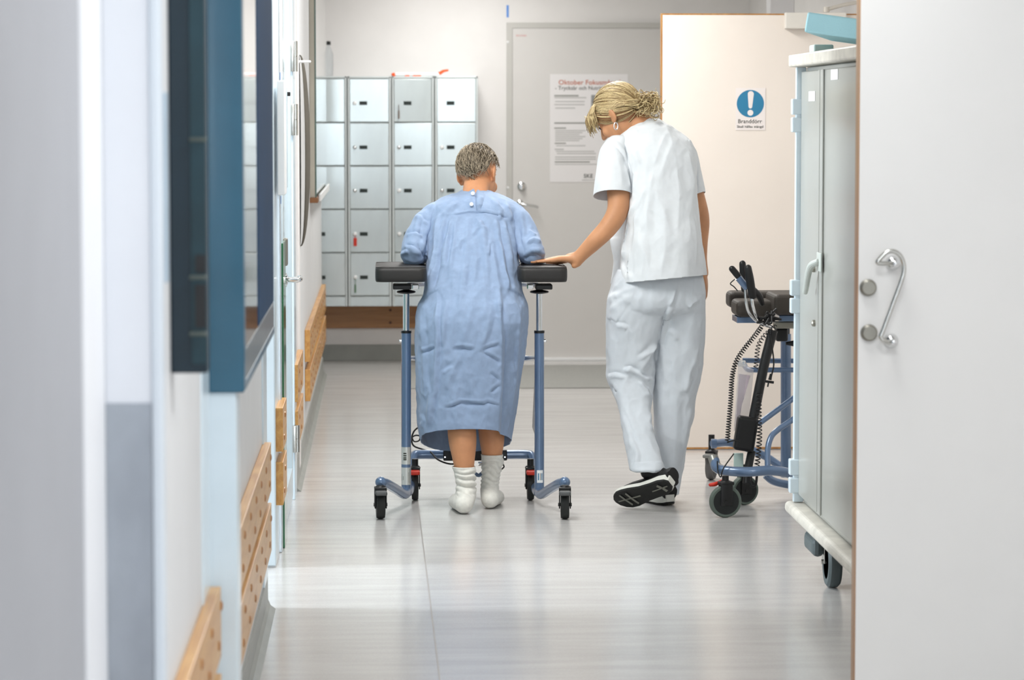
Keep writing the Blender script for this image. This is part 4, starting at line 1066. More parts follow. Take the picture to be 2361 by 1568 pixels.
# handles
pt('chrome_bar', [(1719, 668, 11.36), (1721, 700, 11.36), (1728, 722, 11.37), (1745, 740, 11.39), (1770, 752, 11.42)], 0.0062, CHROME)
pt('chrome_bar', [(1733, 680, 11.34), (1736, 705, 11.34), (1745, 730, 11.36), (1760, 745, 11.39), (1780, 755, 11.42)], 0.0068, CHROME)
p, r = capsule_path([P(1725, 618, 11.33), P(1729, 645, 11.33), P(1735, 682, 11.34)], [0.0135, 0.0165, 0.015], 5)
k = MB(); k.tube(p, r, 18); build('handgrip', k, BLACKP, t)
p, r = capsule_path([P(1712, 608, 11.42), P(1714, 640, 11.42), P(1716, 668, 11.42)], [0.013, 0.014, 0.012], 5)
k = MB(); k.tube(p, r, 18); build('handgrip', k, BLACKP, t)
p, r = capsule_path([P(1688, 620, 11.36), P(1698, 632, 11.36), P(1706, 642, 11.36)], [0.0125, 0.013, 0.012], 5)
k = MB(); k.tube(p, r, 18); build('handgrip', k, BLACKP, t)
pt('blue_sleeve', [(1702, 640, 11.355), (1722, 664, 11.36)], 0.0135, BLUE, 0)
p, r = capsule_path([P(1735, 668, 11.345), P(1750, 682, 11.36), P(1757, 700, 11.38)], [0.014, 0.013, 0.010], 5)
k = MB(); k.tube(p, r, 18); build('handgrip', k, BLACKP, t)
pt('brake_lever', [(1694, 644, 11.34), (1684, 654, 11.33), (1692, 661, 11.33), (1701, 671, 11.33)], 0.0022, BLACKP, 4, 8)
rngk = np.random.default_rng(3)
for i in range(5):
    q = [(1772 + rngk.normal(0, 9), 735 + rngk.normal(0, 9), 11.36 + rngk.normal(0, 0.015)) for _ in range(7)]; pt('cable_bundle', q, 0.004, BLACKP, 6, 8)
# clear document pocket
DOCP = mat('clear_pocket', (226, 222, 226), 0.15, var=0.02, alpha=0.35, spec=0.8)
a = [P(1703, 832, 11.42), P(1738, 852, 11.44), P(1728, 960, 11.44), P(1692, 995, 11.42)]
k = MB(); k.add(np.concatenate([a, np.array(a) + (0, 0.004, 0)]), [(0, 1, 2, 3), (4, 7, 6, 5), (0, 4, 5, 1), (2, 6, 7, 3), (1, 5, 6, 2), (0, 3, 7, 4)]); dp = build('document_pocket', k, DOCP, t)
a = [P(1704, 862, 11.425), P(1730, 866, 11.435), P(1712, 925, 11.435), P(1702, 985, 11.425), P(1696, 985, 11.425)]
k = MB(); k.add(np.concatenate([a, np.array(a) + (0, 0.0012, 0)]), [(0, 1, 2, 3, 4), (9, 8, 7, 6, 5)]); build('paper_sheet', k, mat('lilac_paper', (214, 200, 210), 0.6), dp)
k = MB(); c = P(1710, 838, 11.41); k.box(c - (0.016, 0.006, 0.012), c + (0.016, 0.006, 0.012), 0.005); build('pocket_clip', k, CLEARP, dp)
# castors of the parked frame
castor(t, G(1672, 1193), 0.062, 0.03, math.radians(-82), None, 0.16, TYREG)
k = MB(); p, r = capsule_path([P(1638, 1118, 11.13), P(1650, 1116, 11.13), P(1666, 1108, 11.15)], [0.007, 0.008, 0.005], 4); k.tube(p, r, 12, (1.0, 1.0)); build('brake_pedal', k, REDP, t)
castor(t, G(1716, 1164), 0.058, 0.03, math.radians(-70), None, 0.16, TYREG)
castor(t, G(1640, 1106), 0.055, 0.03, math.radians(-20), mat('pedal_light', (140, 140, 136), 0.4, metal=0.4), 0.19, mat('tyre_grey', (104, 102, 100), 0.55))
castor(t, G(1905, 1160), 0.055, 0.03, 0.0, None, 0.16, TYREG)

# ================================================================== people
SKIN = mat('skin', (198, 142, 102), 0.5, var=0.05, scale=18, bump=0.1, bscale=500)
SKINP = mat('skin_pale', (212, 150, 108), 0.5, var=0.05, scale=18, bump=0.1, bscale=500)
GOWN = mat('gown_cotton', (143, 163, 193), 0.8, var=0.03, scale=50, bump=0.25, bscale=900, sheen=0.15)
SCRUB = mat('scrub_white', (226, 230, 233), 0.8, var=0.012, scale=40, bump=0.2, bscale=900, sheen=0.1)
TROUS = mat('trouser_white', (210, 216, 222), 0.8, var=0.012, scale=40, bump=0.2, bscale=900, sheen=0.1)
SOCK = mat('sock_white', (236, 234, 226), 0.9, var=0.04, scale=60, bump=0.5, bscale=600, sheen=0.2)
BUTTON = mat('button_white', (236, 238, 242), 0.3)

def row(y, xl, xr, Y, hd, pw=2.2):
    a, b = P(xl, y, Y), P(xr, y, Y); c = (a + b) / 2
    return (c[0], Y, c[2], (b[0] - a[0]) / 2, hd, pw)
def interp_rows(rows, n=4):
    a = np.array(rows); s = spline(a, n); return [tuple(r) for r in s]

def head_parts(mb, C, Fd, Ud, s=1.0, nose=1.0):
    Fd = np.asarray(Fd, float); Fd = Fd / np.linalg.norm(Fd); Ud = np.asarray(Ud, float); Ud = Ud - Fd * (Ud @ Fd); Ud /= np.linalg.norm(Ud)
    Rd = np.cross(Fd, Ud); M = np.stack([Rd, Fd, Ud], 1) * s
    C = np.asarray(C, float)
    def E(c, r, rot=None):
        v, f = ellipsoid((0, 0, 0), r)
        if rot is not None: v = v @ np.array(rot).T
        v = v + np.array(c); mb.add(v @ M.T + C, f)
    E((0, -0.012, 0.030), (0.073, 0.096, 0.086)); E((0, 0.022, -0.03), (0.063, 0.068, 0.078)); E((0, 0.035, -0.06), (0.052, 0.056, 0.052))
    E((0, 0.070, -0.097), (0.023, 0.020, 0.018)); E((0, 0.074, 0.030), (0.048, 0.016, 0.016))
    for q in (-1, 1):
        E((q * 0.034, 0.066, -0.028), (0.024, 0.022, 0.024)); E((q * 0.031, 0.074, 0.004), (0.014, 0.012, 0.010))
        a = q * 0.35; ca, sa = math.cos(a), math.sin(a); rot = np.array([[ca, -sa, 0], [sa, ca, 0], [0, 0, 1]])
        E((q * 0.075, -0.012, -0.002), (0.007, 0.019, 0.032), rot); E((q * 0.072, 0.0, -0.026), (0.007, 0.010, 0.013), rot)
    for i in range(6):
        u = i / 5; E((0, 0.088 + 0.026 * u * nose, 0.018 - 0.045 * u), (0.0075 + 0.005 * u, 0.011, 0.010))
    for q in (-1, 1): E((q * 0.010, 0.098, -0.030), (0.008, 0.009, 0.007))
    E((0, 0.085, -0.058), (0.024, 0.011, 0.006)); E((0, 0.083, -0.069), (0.021, 0.011, 0.007))
    return C, M

def hand_parts(mb, W, d, n, sgn, curl, spread=0.0, scale=1.0):
    """W wrist, d finger direction, n back of the hand; sgn: thumb on +cross(d, n) side or the other"""
    d = np.asarray(d, float); d /= np.linalg.norm(d); n = np.asarray(n, float); n -= d * (n @ d); n /= np.linalg.norm(n)
    s = np.cross(d, n) * sgn; W = np.asarray(W, float)
    L = [0.070, 0.078, 0.072, 0.056]; lat = [0.029, 0.0095, -0.0095, -0.027]; reach = [0.088, 0.092, 0.088, 0.080]
    for i in range(4):
        k = W + d * reach[i] * scale + s * lat[i] * scale
        p, r = capsule_path([W + s * lat[i] * 0.6, (W + k) / 2 + n * 0.003 + s * lat[i] * 0.15, k], [0.013, 0.0135, 0.0115], 4); mb.tube(p, r, 12)
        a = 0.0; q = [k]; dd = d * math.cos(spread * lat[i] * 10) + s * math.sin(spread * lat[i] * 10)
        for j, fr_ in enumerate((0.45, 0.31, 0.24)):
            a += curl[j]; q.append(q[-1] + (dd * math.cos(a) - n * math.sin(a)) * L[i] * fr_ * scale)
        rr = [0.0096, 0.0088, 0.0080, 0.0068]
        p, r = capsule_path(q, np.array(rr) * (0.88 if i == 3 else 1), 4); mb.tube(p, r, 12)
    k0 = W + d * 0.022 + s * 0.022 - n * 0.004; k1 = W + d * 0.05 + s * 0.046 - n * 0.010; k2 = W + d * 0.078 + s * 0.055 - n * 0.014; k3 = W + d * 0.100 + s * 0.056 - n * 0.016
    p, r = capsule_path([k0, k1, k2, k3], [0.014, 0.0118, 0.0098, 0.0082], 4); mb.tube(p, r, 12)

def limb(mb, pts, rad, seg=20):
    p, r = capsule_path(pts, rad, 6); mb.tube(p, r, seg)

def strands(paths, r0, r1, seg=4):
    mb = MB()
    for q in paths:
        n = len(q); mb.tube(q, np.linspace(r0, r1, n), seg)
    return mb

# ------------------------------------------------------------------ the patient
t = thing('person', 'stooped patient in a pale blue hospital gown and white socks leaning on a walking frame', 'person', (0.36, 11.42, 0))
b = MB()
C, HM = head_parts(b, P(1102, 404, 11.76), (0.42, 0.80, -0.42), (0.08, 0.45, 0.88), 0.99)
b.add(*rings(interp_rows([row(452, 1060, 1140, 11.69, .06), row(470, 1030, 1160, 11.67, .07), row(500, 1008, 1172, 11.65, .10), row(560, 1000, 1180, 11.6, .115), row(640, 1000, 1180, 11.55, .13), row(720, 990, 1185, 11.5, .14), row(790, 985, 1185, 11.47, .13)], 3)))
limb(b, [P(1096, 470, 11.66), P(1097, 440, 11.70), P(1102, 418, 11.74)], [0.058, 0.052, 0.055])
for s_, sx_, ex_, hx_ in ((-1, 1040, 958, 950), (1, 1140, 1224, 1232)):
    hz_ = float(P(900, 612, 11.5)[2]) + 0.018
    e = P(ex_, 585, 11.53); e[2] = hz_ + 0.024
    wv = np.array([P(hx_, 600, 11.74)[0], 11.74, hz_ + 0.012])
    limb(b, [P(sx_, 510, 11.64), P((sx_ + 2 * ex_) / 3, 552, 11.58), e], [0.030, 0.020, 0.020]); limb(b, [e, (e + wv) / 2, wv], [0.022, 0.025, 0.024])
    hand_parts(b, wv, (0.05 * -s_, 1, 0.0), (0, 0, 1), -s_ * 1, (0.25, 0.35, 0.25))
limb(b, [P(1045, 760, 11.47), P(1052, 880, 11.45), P(1060, 940, 11.40), P(1066, 1010, 11.36), P(1069, 1055, 11.35), P(1072, 1110, 11.345), P(1070, 1160, 11.34)], [0.085, 0.066, 0.054, 0.0555, 0.045, 0.030, 0.026])
limb(b, [P(1130, 760, 11.49), P(1132, 880, 11.5), P(1130, 950, 11.49), P(1134, 1010, 11.48), P(1134, 1050, 11.475), P(1130, 1105, 11.47), P(1127, 1150, 11.47)], [0.085, 0.066, 0.053, 0.050, 0.040, 0.028, 0.025])
fl = G(1070, 1186); fr_ = G(1130, 1174)
limb(b, [fl + (0, 0.02, 0.034), fl + (-0.013, 0.10, 0.030), fl + (-0.024, 0.17, 0.024)], [0.022, 0.021, 0.013]); limb(b, [fr_ + (0, 0.02, 0.034), fr_ + (0.014, 0.08, 0.030), fr_ + (0.030, 0.15, 0.024)], [0.022, 0.021, 0.013])
me = remesh(b, 0.0042, 5)
body = link('body', me, SKINP, t)
# gown
g = MB()
GY = [(440, 1070, 1120, 11.70, .052), (446, 1058, 1136, 11.695, .070), (453, 1036, 1158, 11.685, .085), (462, 1012, 1178, 11.675, .098), (480, 992, 1191, 11.66, .112), (520, 986, 1190, 11.63, .128), (584, 983, 1194, 11.58, .145), (640, 982, 1197, 11.54, .16), (680, 977, 1204, 11.51, .17), (705, 966, 1213, 11.495, .178), (745, 961, 1214, 11.48, .182), (800, 960, 1209, 11.475, .182), (860, 961, 1201, 11.475, .182), (930, 964, 1191, 11.475, .182), (985, 965, 1182, 11.475, .182), (1036, 976, 1175, 11.475, .182), (1080, 982, 1170, 11.475, .182)]
g.add(*rings(interp_rows([row(*q, 2.5) for q in GY], 5), 72))
for pl, rad in (([(1010, 492, 11.65), (988, 506, 11.63), (972, 530, 11.60), (958, 560, 11.56), (955, 582, 11.53), (956, 590, 11.62), (956, 592, 11.72)], [0.045, 0.046, 0.044, 0.046, 0.047, 0.044, 0.040]), ([(1172, 488, 11.65), (1192, 504, 11.63), (1208, 530, 11.60), (1221, 560, 11.56), (1226, 582, 11.53), (1226, 590, 11.62), (1226, 592, 11.72)], [0.045, 0.046, 0.044, 0.046, 0.047, 0.044, 0.040])):
    q = spline(np.concatenate([np.array([P(*a) for a in pl]), np.array(rad)[:, None]], 1), 6); p, r = capsule_path(q[:, :3], q[:, 3], 1); g.tube(p, r, 28)
    zt_ = float(P(900, 614, 11.5)[2]) + 0.005
me = remesh(g, 0.0038, 4)
fold(me, [([(1098, 442), (1099, 465), (1101, 492)], -0.016, 2.2), ([(1040, 498), (1080, 490), (1120, 491), (1178, 505)], -0.005, 2.0), ([(1050, 505), (1046, 560), (1036, 640)], 0.009, 6), ([(1080, 500), (1076, 560), (1066, 640), (1060, 720)], 0.007, 8), ([(1112, 505), (1116, 570), (1126, 650)], 0.008, 7), ([(1160, 510), (1168, 560), (1180, 620)], 0.010, 5), ([(1142, 505), (1146, 540), (1154, 590)], 0.009, 5), ([(1062, 462), (1040, 480), (1020, 500)], 0.006, 6), ([(1132, 462), (1150, 478), (1166, 498)], 0.006, 6), ([(1088, 545), (1098, 600), (1092, 660)], 0.005, 8),
    ([(1012, 500), (1005, 584), (990, 668)], 0.017, 6), ([(1026, 498), (1016, 549), (1008, 613), (994, 663)], 0.014, 5), ([(1040, 505), (1030, 560), (1022, 620)], 0.010, 6),
    ([(1060, 520), (1052, 600), (1040, 690)], 0.005, 9), ([(1150, 560), (1162, 628), (1173, 668)], 0.017, 6), ([(1130, 540), (1138, 600), (1150, 660), (1152, 760)], 0.007, 7),
    ([(1128, 556), (1124, 592)], 0.006, 4), ([(1112, 510), (1100, 525), (1088, 545)], 0.006, 5), ([(1098, 500), (1112, 530)], 0.006, 5), ([(1140, 470), (1150, 490), (1152, 510)], 0.008, 6), ([(1165, 470), (1172, 492), (1176, 510)], 0.008, 5),
    ([(1000, 470), (996, 490), (990, 510)], 0.007, 5), ([(1080, 460), (1086, 480)], 0.006, 4), ([(1110, 455), (1104, 470), (1098, 485)], 0.007, 5),
    ([(1007, 672), (1009, 780), (1003, 900), (986, 995)], 0.010, 5), ([(1148, 672), (1155, 780), (1156, 800)], 0.008, 5),
    ([(1030, 690), (1022, 760), (1020, 800)], 0.006, 6), ([(1044, 806), (1070, 804), (1093, 808)], -0.009, 5), ([(1111, 808), (1132, 800), (1153, 794)], -0.007, 4), ([(1111, 812), (1134, 824), (1155, 838)], -0.007, 4),
    ([(972, 815), (990, 808), (1006, 801)], -0.008, 4), ([(1026, 941), (1046, 936), (1062, 929), (1090, 931), (1116, 932), (1124, 928), (1150, 935)], -0.010, 4),
    ([(1128, 858), (1140, 868), (1152, 878)], -0.006, 4), ([(1130, 905), (1142, 896), (1154, 888)], -0.006, 4), ([(1022, 862), (1034, 852), (1046, 845)], 0.005, 5), ([(1060, 820), (1042, 860), (1030, 900)], 0.005, 8),
    ([(1090, 700), (1078, 750), (1060, 800)], 0.004, 9), ([(1110, 620), (1118, 680), (1120, 740)], 0.005, 10), ([(1080, 850), (1086, 910)], 0.004, 10), ([(1180, 830), (1184, 890), (1176, 960)], 0.007, 7), ([(1196, 720), (1192, 800), (1186, 880)], 0.006, 6),
    ([(972, 720), (976, 780), (980, 850), (984, 930)], 0.006, 6), ([(990, 880), (996, 940), (992, 985)], 0.007, 6), ([(975, 955), (980, 970), (975, 985)], 0.006, 4), ([(1078, 545), (1060, 560), (1052, 575)], 0.004, 6), ([(1076, 620), (1070, 660)], 0.004, 8), ([(1134, 700), (1120, 770), (1110, 800)], 0.005, 8)])
fold(me, [([(975, 490), (962, 520), (958, 545)], 0.007, 5), ([(992, 505), (982, 540), (976, 575)], 0.007, 5), ([(938, 546), (955, 543), (972, 548)], 0.010, 4), ([(934, 570), (950, 573), (968, 588)], 0.009, 4), ([(962, 500), (985, 520)], 0.006, 4), ([(928, 586), (942, 578)], 0.009, 4), ([(962, 560), (972, 580), (980, 600)], -0.008, 5),
    ([(1200, 490), (1208, 530), (1206, 570)], 0.007, 5), ([(1188, 520), (1196, 560), (1200, 600)], 0.007, 5), ([(1245, 560), (1230, 553), (1214, 560)], 0.009, 4), ([(1254, 588), (1238, 577), (1222, 576)], 0.010, 4), ([(1220, 530), (1234, 545)], 0.006, 4), ([(1205, 600), (1222, 590), (1240, 590)], -0.006, 5), ([(984, 530), (982, 570), (982, 605)], -0.010, 4), ([(1186, 530), (1194, 570), (1197, 608)], -0.010, 4)])
co = get_co(me); pq = proj(co); eg = np.interp(pq[:, 1], [700, 800, 900, 1010, 1060], [1164, 1157, 1154, 1147, 1145]); back = co[:, 1] < 11.475
co[:, 1] += np.where(back, 0.05 * np.clip((pq[:, 0] - eg) / 5, 0, 1) * np.clip((pq[:, 1] - 745) / 90, 0, 1) * np.clip((1216 - pq[:, 0]) / 30, 0, 1), 0); set_co(me, co)
step(me, [(1042, 497), (1080, 489), (1118, 490), (1176, 503)], 0.003, 2.0, 14)
step(me, [(1012, 666), (990, 678), (967, 699)], -0.006, 2.0, 30)
step(me, [(1213, 687), (1196, 677), (1171, 664)], -0.006, 2.0, 30)
step(me, [(1097, 432), (1098, 460), (1100, 491)], 0.005, 2.0, 20)
wrinkle(me, 0.012, 8, (1, 1, 0.36), 3.1); wrinkle(me, 0.0045, 22, (1, 1, 0.7), 9.7)
co = get_co(me); m_ = (co[:, 2] < zt_ + 0.004) & (co[:, 2] > zt_ - 0.06) & (co[:, 1] > 11.37) & ((proj(co)[:, 0] < 976) | (proj(co)[:, 0] > 1204)); co[m_, 2] = np.maximum(co[m_, 2], zt_ + 0.001); set_co(me, co); smooth_mesh(me, 1, 0.4)
hb = P(1064, 991, 11.295); hf = P(1064, 1041, 11.66); dv = hf - hb; nn = np.cross((1, 0, 0), dv); nn = nn / np.linalg.norm(nn); nn = -nn if nn[2] > 0 else nn
cut(me, [(hb, nn)])
nk = P(1096, 437, 11.70); cut(me, [(nk, (0, 0.25, 1))])
me = solidify(me, 0.0025)
gown = link('gown', me, GOWN, t)
# collar band, buttons
k = MB(); cb = [P(1062, 446, 11.64), P(1080, 441, 11.625), P(1094, 438, 11.62)]
co_ = np.array([P(1066, 447, 11.655), P(1078, 443, 11.635), P(1092, 435, 11.625), P(1097, 446, 11.620), P(1090, 452, 11.615), P(1074, 452, 11.632)])
k.add(np.concatenate([co_, co_ + (0, 0.004, 0)]), [tuple(range(6)), tuple(range(11, 5, -1))] + [(i, (i + 1) % 6, 6 + (i + 1) % 6, 6 + i) for i in range(6)]); build('collar_tab', k, GOWN, gown)
gv = get_co(gown.data) + ORG[gown.name]; gp = proj(gv)
def on_gown(x, y):
    d = np.hypot(gp[:, 0] - x, gp[:, 1] - y); m = d < 6; i = np.where(m)[0]; return gv[i[np.argmin(gv[i, 1])]] if len(i) else P(x, y, 11.6)
for bxp, byp in ((1090, 446), (1087, 471)):
    c = P(bxp, byp, on_gown(bxp, byp)[1] - 0.003); k = MB(); k.lathe([(0.0075, 0), (0.0078, 0.0015), (0.0065, 0.0028), (0.005, 0.0018), (0, 0.0018)], c, (0, -1, 0.25), 20); bt = build('button', k, BUTTON, gown)
    for dx in (-0.0018, 0.0018): k = MB(); k.lathe([(0.0008, 0.0019), (0.0008, 0.0023)], c + (dx, 0, 0), (0, -1, 0.25), 8); build('button_hole', k, INKG, bt)
# socks
def sock(name, ankle, rad, foot, frad, seedv):
    m = MB(); q = spline(np.concatenate([np.array(ankle), np.array(rad)[:, None]], 1), 8)
    limb(m, q[:, :3], q[:, 3], 24); limb(m, foot, frad, 24)
    me = remesh(m, 0.0036, 5)
    co = get_co(me); no = get_no(me)
    zz = co[:, 2]; top = q[0, 2]; w_ = np.clip((zz - 0.06) / 0.04, 0, 1) * np.clip((top - 0.012 - zz) / 0.02 + 0.2, 0, 1)
    ph = np.array([mnoise.noise(Vector(c * 14 + seedv)) for c in co]); ph2 = np.array([mnoise.noise(Vector(c * 7 + seedv + 5)) for c in co])
    d = np.abs(np.sin(zz * 150 + ph * 3.5 + co[:, 0] * 22)) * (0.6 + ph2)
    set_co(me, co + no * (w_ * (0.017 * d - 0.006))[:, None])
    co = get_co(me); co[:, 2] = np.maximum(co[:, 2], 0.0008); set_co(me, co)
    cut(me, [((0, 0, top - 0.006), (0, 0, 1))]); me = solidify(me, 0.003)
    return link(name, me, SOCK, t)
sock('sock', [P(1069, 1072, 11.35), P(1070, 1090, 11.348), P(1073, 1115, 11.345), P(1074, 1140, 11.34), fl + (0, 0.012, 0.036)], [0.0465, 0.045, 0.040, 0.041, 0.036], [fl + (0, 0.012, 0.036), fl + (-0.014, 0.10, 0.034), fl + (-0.026, 0.18, 0.026), fl + (-0.03, 0.205, 0.022)], [0.035, 0.034, 0.030, 0.021], 2.0)
sock('sock', [P(1134, 1044, 11.475), P(1134, 1062, 11.472), P(1131, 1095, 11.47), P(1129, 1130, 11.47), fr_ + (0, 0.012, 0.036)], [0.044, 0.043, 0.038, 0.037, 0.035], [fr_ + (0, 0.012, 0.035), fr_ + (0.016, 0.09, 0.034), fr_ + (0.034, 0.16, 0.026), fr_ + (0.038, 0.18, 0.022)], [0.033, 0.034, 0.029, 0.021], 8.0)
# short grey hair: a close cap with combed tufts
def in_hair(p, front, side, back):
    """p unit directions in the head frame (right, forward, up): True where hair grows"""
    az = np.arctan2(np.abs(p[:, 0]), p[:, 1])
    lim = np.interp(az, [0, 0.9, 1.35, 1.75, 2.1, math.pi], [front, front - 0.12, side + 0.12, side, (side + back) / 2 - 0.1, back])
    return p[:, 2] > lim
def hair_cap(front, side, back, rad, cen, M, C, amp, seedv):
    v, f = ellipsoid((0, 0, 0), (1, 1, 1), None, 96, 64)
    ok = in_hair(v / np.linalg.norm(v, axis=1)[:, None], front, side, back)
    nz_ = np.array([mnoise.noise(Vector((a[0] * 9, a[1] * 9, a[2] * 4)) + Vector((seedv, 0, 0))) for a in v])
    w_ = v * np.array(rad) * (1 + amp * nz_)[:, None] + np.array(cen)
    w_ = w_ @ M.T + C
    f = [q for q in f if len(q) == 4 and all(ok[i] for i in q)]
    me = bpy.data.meshes.new('cap'); me.from_pydata(w_.tolist(), [], f)
    bm = bmesh.new(); bm.from_mesh(me); bmesh.ops.delete(bm, geom=[q for q in bm.verts if not q.link_faces], context='VERTS'); bmesh.ops.recalc_face_normals(bm, faces=bm.faces[:]); bm.to_mesh(me); bm.free()
    return me
cap = hair_cap(0.6, 0.12, -0.80, (0.0775, 0.1005, 0.094), (0, -0.012, 0.028), HM, C, 0.02, 1.0)
v0 = get_co(cap); fcs = [tuple(p_.vertices) for p_ in cap.polygons]
hm_ = MB(); hm_.add(v0, fcs)
paths = []
for i in range(2600):
    d = rng.normal(size=3); d /= np.linalg.norm(d)
    if not in_hair(d[None], 0.55, 0.16, -0.72)[0]: continue
    base = d * np.array([0.077, 0.100, 0.0935]) + np.array([0, -0.012, 0.028])
    tan = np.array([d[0] * 0.3 + 0.35, -0.75 + 0.25 * rng.normal(), -0.75 - 0.5 * (d[2] < 0.3)]) + rng.normal(size=3) * 0.3
    tan -= d * (tan @ d); tan /= np.linalg.norm(tan) + 1e-9
    Lh = 0.026 + 0.012 * rng.random()
    q = [base, base + tan * Lh * 0.4 + d * 0.005, base + tan * Lh * 0.8 + d * 0.004, base + tan * Lh * 1.1 - d * 0.002 + rng.normal(size=3) * 0.001]
    paths.append(np.array(q) @ HM.T + C)
s2 = strands(paths, 0.0017, 0.0005, 3); hm_.add(s2.verts(), s2.f)
build('hair', hm_, hair_mat('grey_hair', (190, 174, 150), (92, 80, 64)), t, recalc=False, auto=None)
for q in (-1, 1):
    k = MB(); k.add(*ellipsoid(np.array([q * 0.031, 0.083, 0.004]) @ HM.T + C, (0.006, 0.006, 0.006), None, 12, 8)); build('eye', k, mat('eye_dark', (40, 34, 30), 0.2), t)

# ------------------------------------------------------------------ the nurse
t = thing('person', 'carer in white short sleeved scrubs and black trainers resting a hand on the frame', 'person', (1.08, 11.5, 0))
b = MB()
NC, NM = head_parts(b, P(1427, 264, 11.60), (-0.60, 0.46, -0.62), (-0.52, 0.26, 0.80), 1.0)
limb(b, [P(1440, 275, 11.60), P(1472, 286, 11.59), P(1500, 305, 11.585), P(1510, 340, 11.58)], [0.052, 0.052, 0.058, 0.07])
b.add(*rings(interp_rows([row(318, 1440, 1575, 11.58, .07), row(360, 1440, 1592, 11.56, .09), row(440, 1460, 1592, 11.55, .10), row(540, 1458, 1592, 11.53, .10), row(640, 1450, 1596, 11.55, .085), row(700, 1450, 1590, 11.55, .08)], 3)))
limb(b, [P(1428, 345, 11.56), P(1424, 400, 11.53), P(1426, 445, 11.51), P(1424, 486, 11.49), P(1404, 522, 11.48), P(1372, 556, 11.48), P(1346, 582, 11.49), P(1328, 600, 11.495)], [0.052, 0.049, 0.0455, 0.0425, 0.0385, 0.034, 0.028, 0.0255])
padz = float(P(900, 617, 11.36)[2]) + 0.005
Wn = P(1326, 603, 11.50); Wn[2] = padz + 0.024
limb(b, [P(1335, 594, 11.495), Wn, Wn + (-0.02, 0, -0.001)], [0.027, 0.0245, 0.021])
limb(b, [P(1331, 606, 11.49), P(1324, 613, 11.485)], [0.018, 0.012])
hand_parts(b, Wn + (-0.012, 0.0, -0.003), (-1, 0.06, -0.075), (0, 0, 1), 1, (0.02, -0.01, -0.02))
limb(b, [P(1575, 350, 11.58), P(1594, 400, 11.61), P(1604, 450, 11.63), P(1616, 505, 11.66), P(1613, 560, 11.66), P(1615, 600, 11.66), P(1620, 630, 11.655)], [0.032, 0.031, 0.035, 0.0345, 0.033, 0.027, 0.024])
hand_parts(b, P(1622, 634, 11.655), (0.02, 0.05, -1), (1, -0.25, 0), -1, (0.35, 0.6, 0.4))
limb(b, [P(1475, 690, 11.55), P(1455, 850, 11.55), P(1472, 960, 11.47), P(1487, 1050, 11.36), P(1497, 1085, 11.30)], [0.06, 0.045, 0.036, 0.030, 0.028])
limb(b, [P(1568, 690, 11.56), P(1562, 870, 11.57), P(1548, 1000, 11.57), P(1537, 1120, 11.56), P(1536, 1150, 11.56)], [0.06, 0.05, 0.042, 0.032, 0.028])
me = remesh(b, 0.0042, 5)
link('body', me, SKIN, t)
# trousers
g = MB()
g.add(*rings(interp_rows([row(q[0], q[1], q[2], q[3], q[4], 2.4) for q in [(622, 1424, 1612, 11.55, .108), (645, 1415, 1620, 11.55, .116), (668, 1410, 1624, 11.55, .128), (690, 1404, 1624, 11.55, .132), (715, 1406, 1622, 11.55, .12), (730, 1420, 1610, 11.55, .08)]], 4), 56))
g.add(*rings(interp_rows([row(*q, 2.3) for q in [(690, 1404, 1545, 11.54, .105), (736, 1400, 1534, 11.54, .098), (788, 1401, 1517, 11.545, .090), (847, 1401, 1508, 11.55, .082), (872, 1402, 1506, 11.545, .078), (905, 1414, 1503, 11.52, .072), (936, 1426, 1500, 11.49, .068), (995, 1438, 1503, 11.41, .062), (1047, 1449, 1520, 11.35, .060), (1084, 1454, 1530, 11.305, .060)]], 5), 48))
g.add(*rings(interp_rows([row(*q, 2.3) for q in [(690, 1530, 1624, 11.56, .100), (750, 1516, 1623, 11.565, .095), (788, 1512, 1621, 11.57, .090), (869, 1509, 1614, 11.575, .085), (921, 1509, 1603, 11.575, .080), (1010, 1510, 1588, 11.57, .072), (1060, 1510, 1577, 11.57, .066), (1114, 1509, 1566, 11.565, .060), (1160, 1508, 1559, 11.56, .058)]], 5), 48))
me = remesh(g, 0.0046, 3)
fold(me, [([(1544, 700), (1530, 750), (1514, 790), (1490, 830), (1468, 866)], 0.010, 8), ([(1541, 703), (1530, 730), (1518, 775), (1510, 830)], -0.014, 6), ([(1440, 856), (1452, 852), (1467, 860), (1484, 874), (1504, 876)], 0.010, 5), ([(1404, 870), (1420, 866), (1440, 872)], 0.008, 5), ([(1410, 885), (1416, 900), (1424, 905)], -0.008, 4),
    ([(1470, 880), (1490, 900), (1496, 915)], 0.008, 5), ([(1500, 950), (1494, 975), (1502, 995)], 0.006, 5), ([(1420, 750), (1436, 752), (1446, 758)], 0.006, 5), ([(1414, 690), (1440, 672), (1470, 660)], 0.005, 7), ([(1408, 720), (1430, 700), (1460, 680)], 0.005, 7), ([(1470, 830), (1500, 810), (1512, 795)], 0.006, 6), ([(1478, 860), (1500, 840)], 0.005, 5),
    ([(1560, 660), (1552, 690), (1543, 706)], 0.008, 6), ([(1610, 690), (1596, 700), (1588, 712)], 0.007, 6), ([(1540, 762), (1555, 770), (1562, 785)], 0.006, 6), ([(1610, 795), (1600, 830), (1590, 860), (1580, 900)], 0.006, 7), ([(1598, 868), (1588, 885), (1576, 905)], 0.006, 5), ([(1590, 940), (1580, 1000), (1572, 1060)], 0.005, 7), ([(1560, 900), (1558, 990), (1552, 1080)], 0.004, 9), ([(1458, 1010), (1470, 1050), (1468, 1072)], 0.007, 5), ([(1440, 960), (1452, 1000), (1460, 1040)], 0.006, 5), ([(1500, 960), (1508, 1010), (1522, 1050)], 0.005, 5), ([(1430, 910), (1450, 960), (1470, 1010)], 0.004, 8), ([(1530, 800), (1532, 880), (1528, 960)], 0.004, 9)])
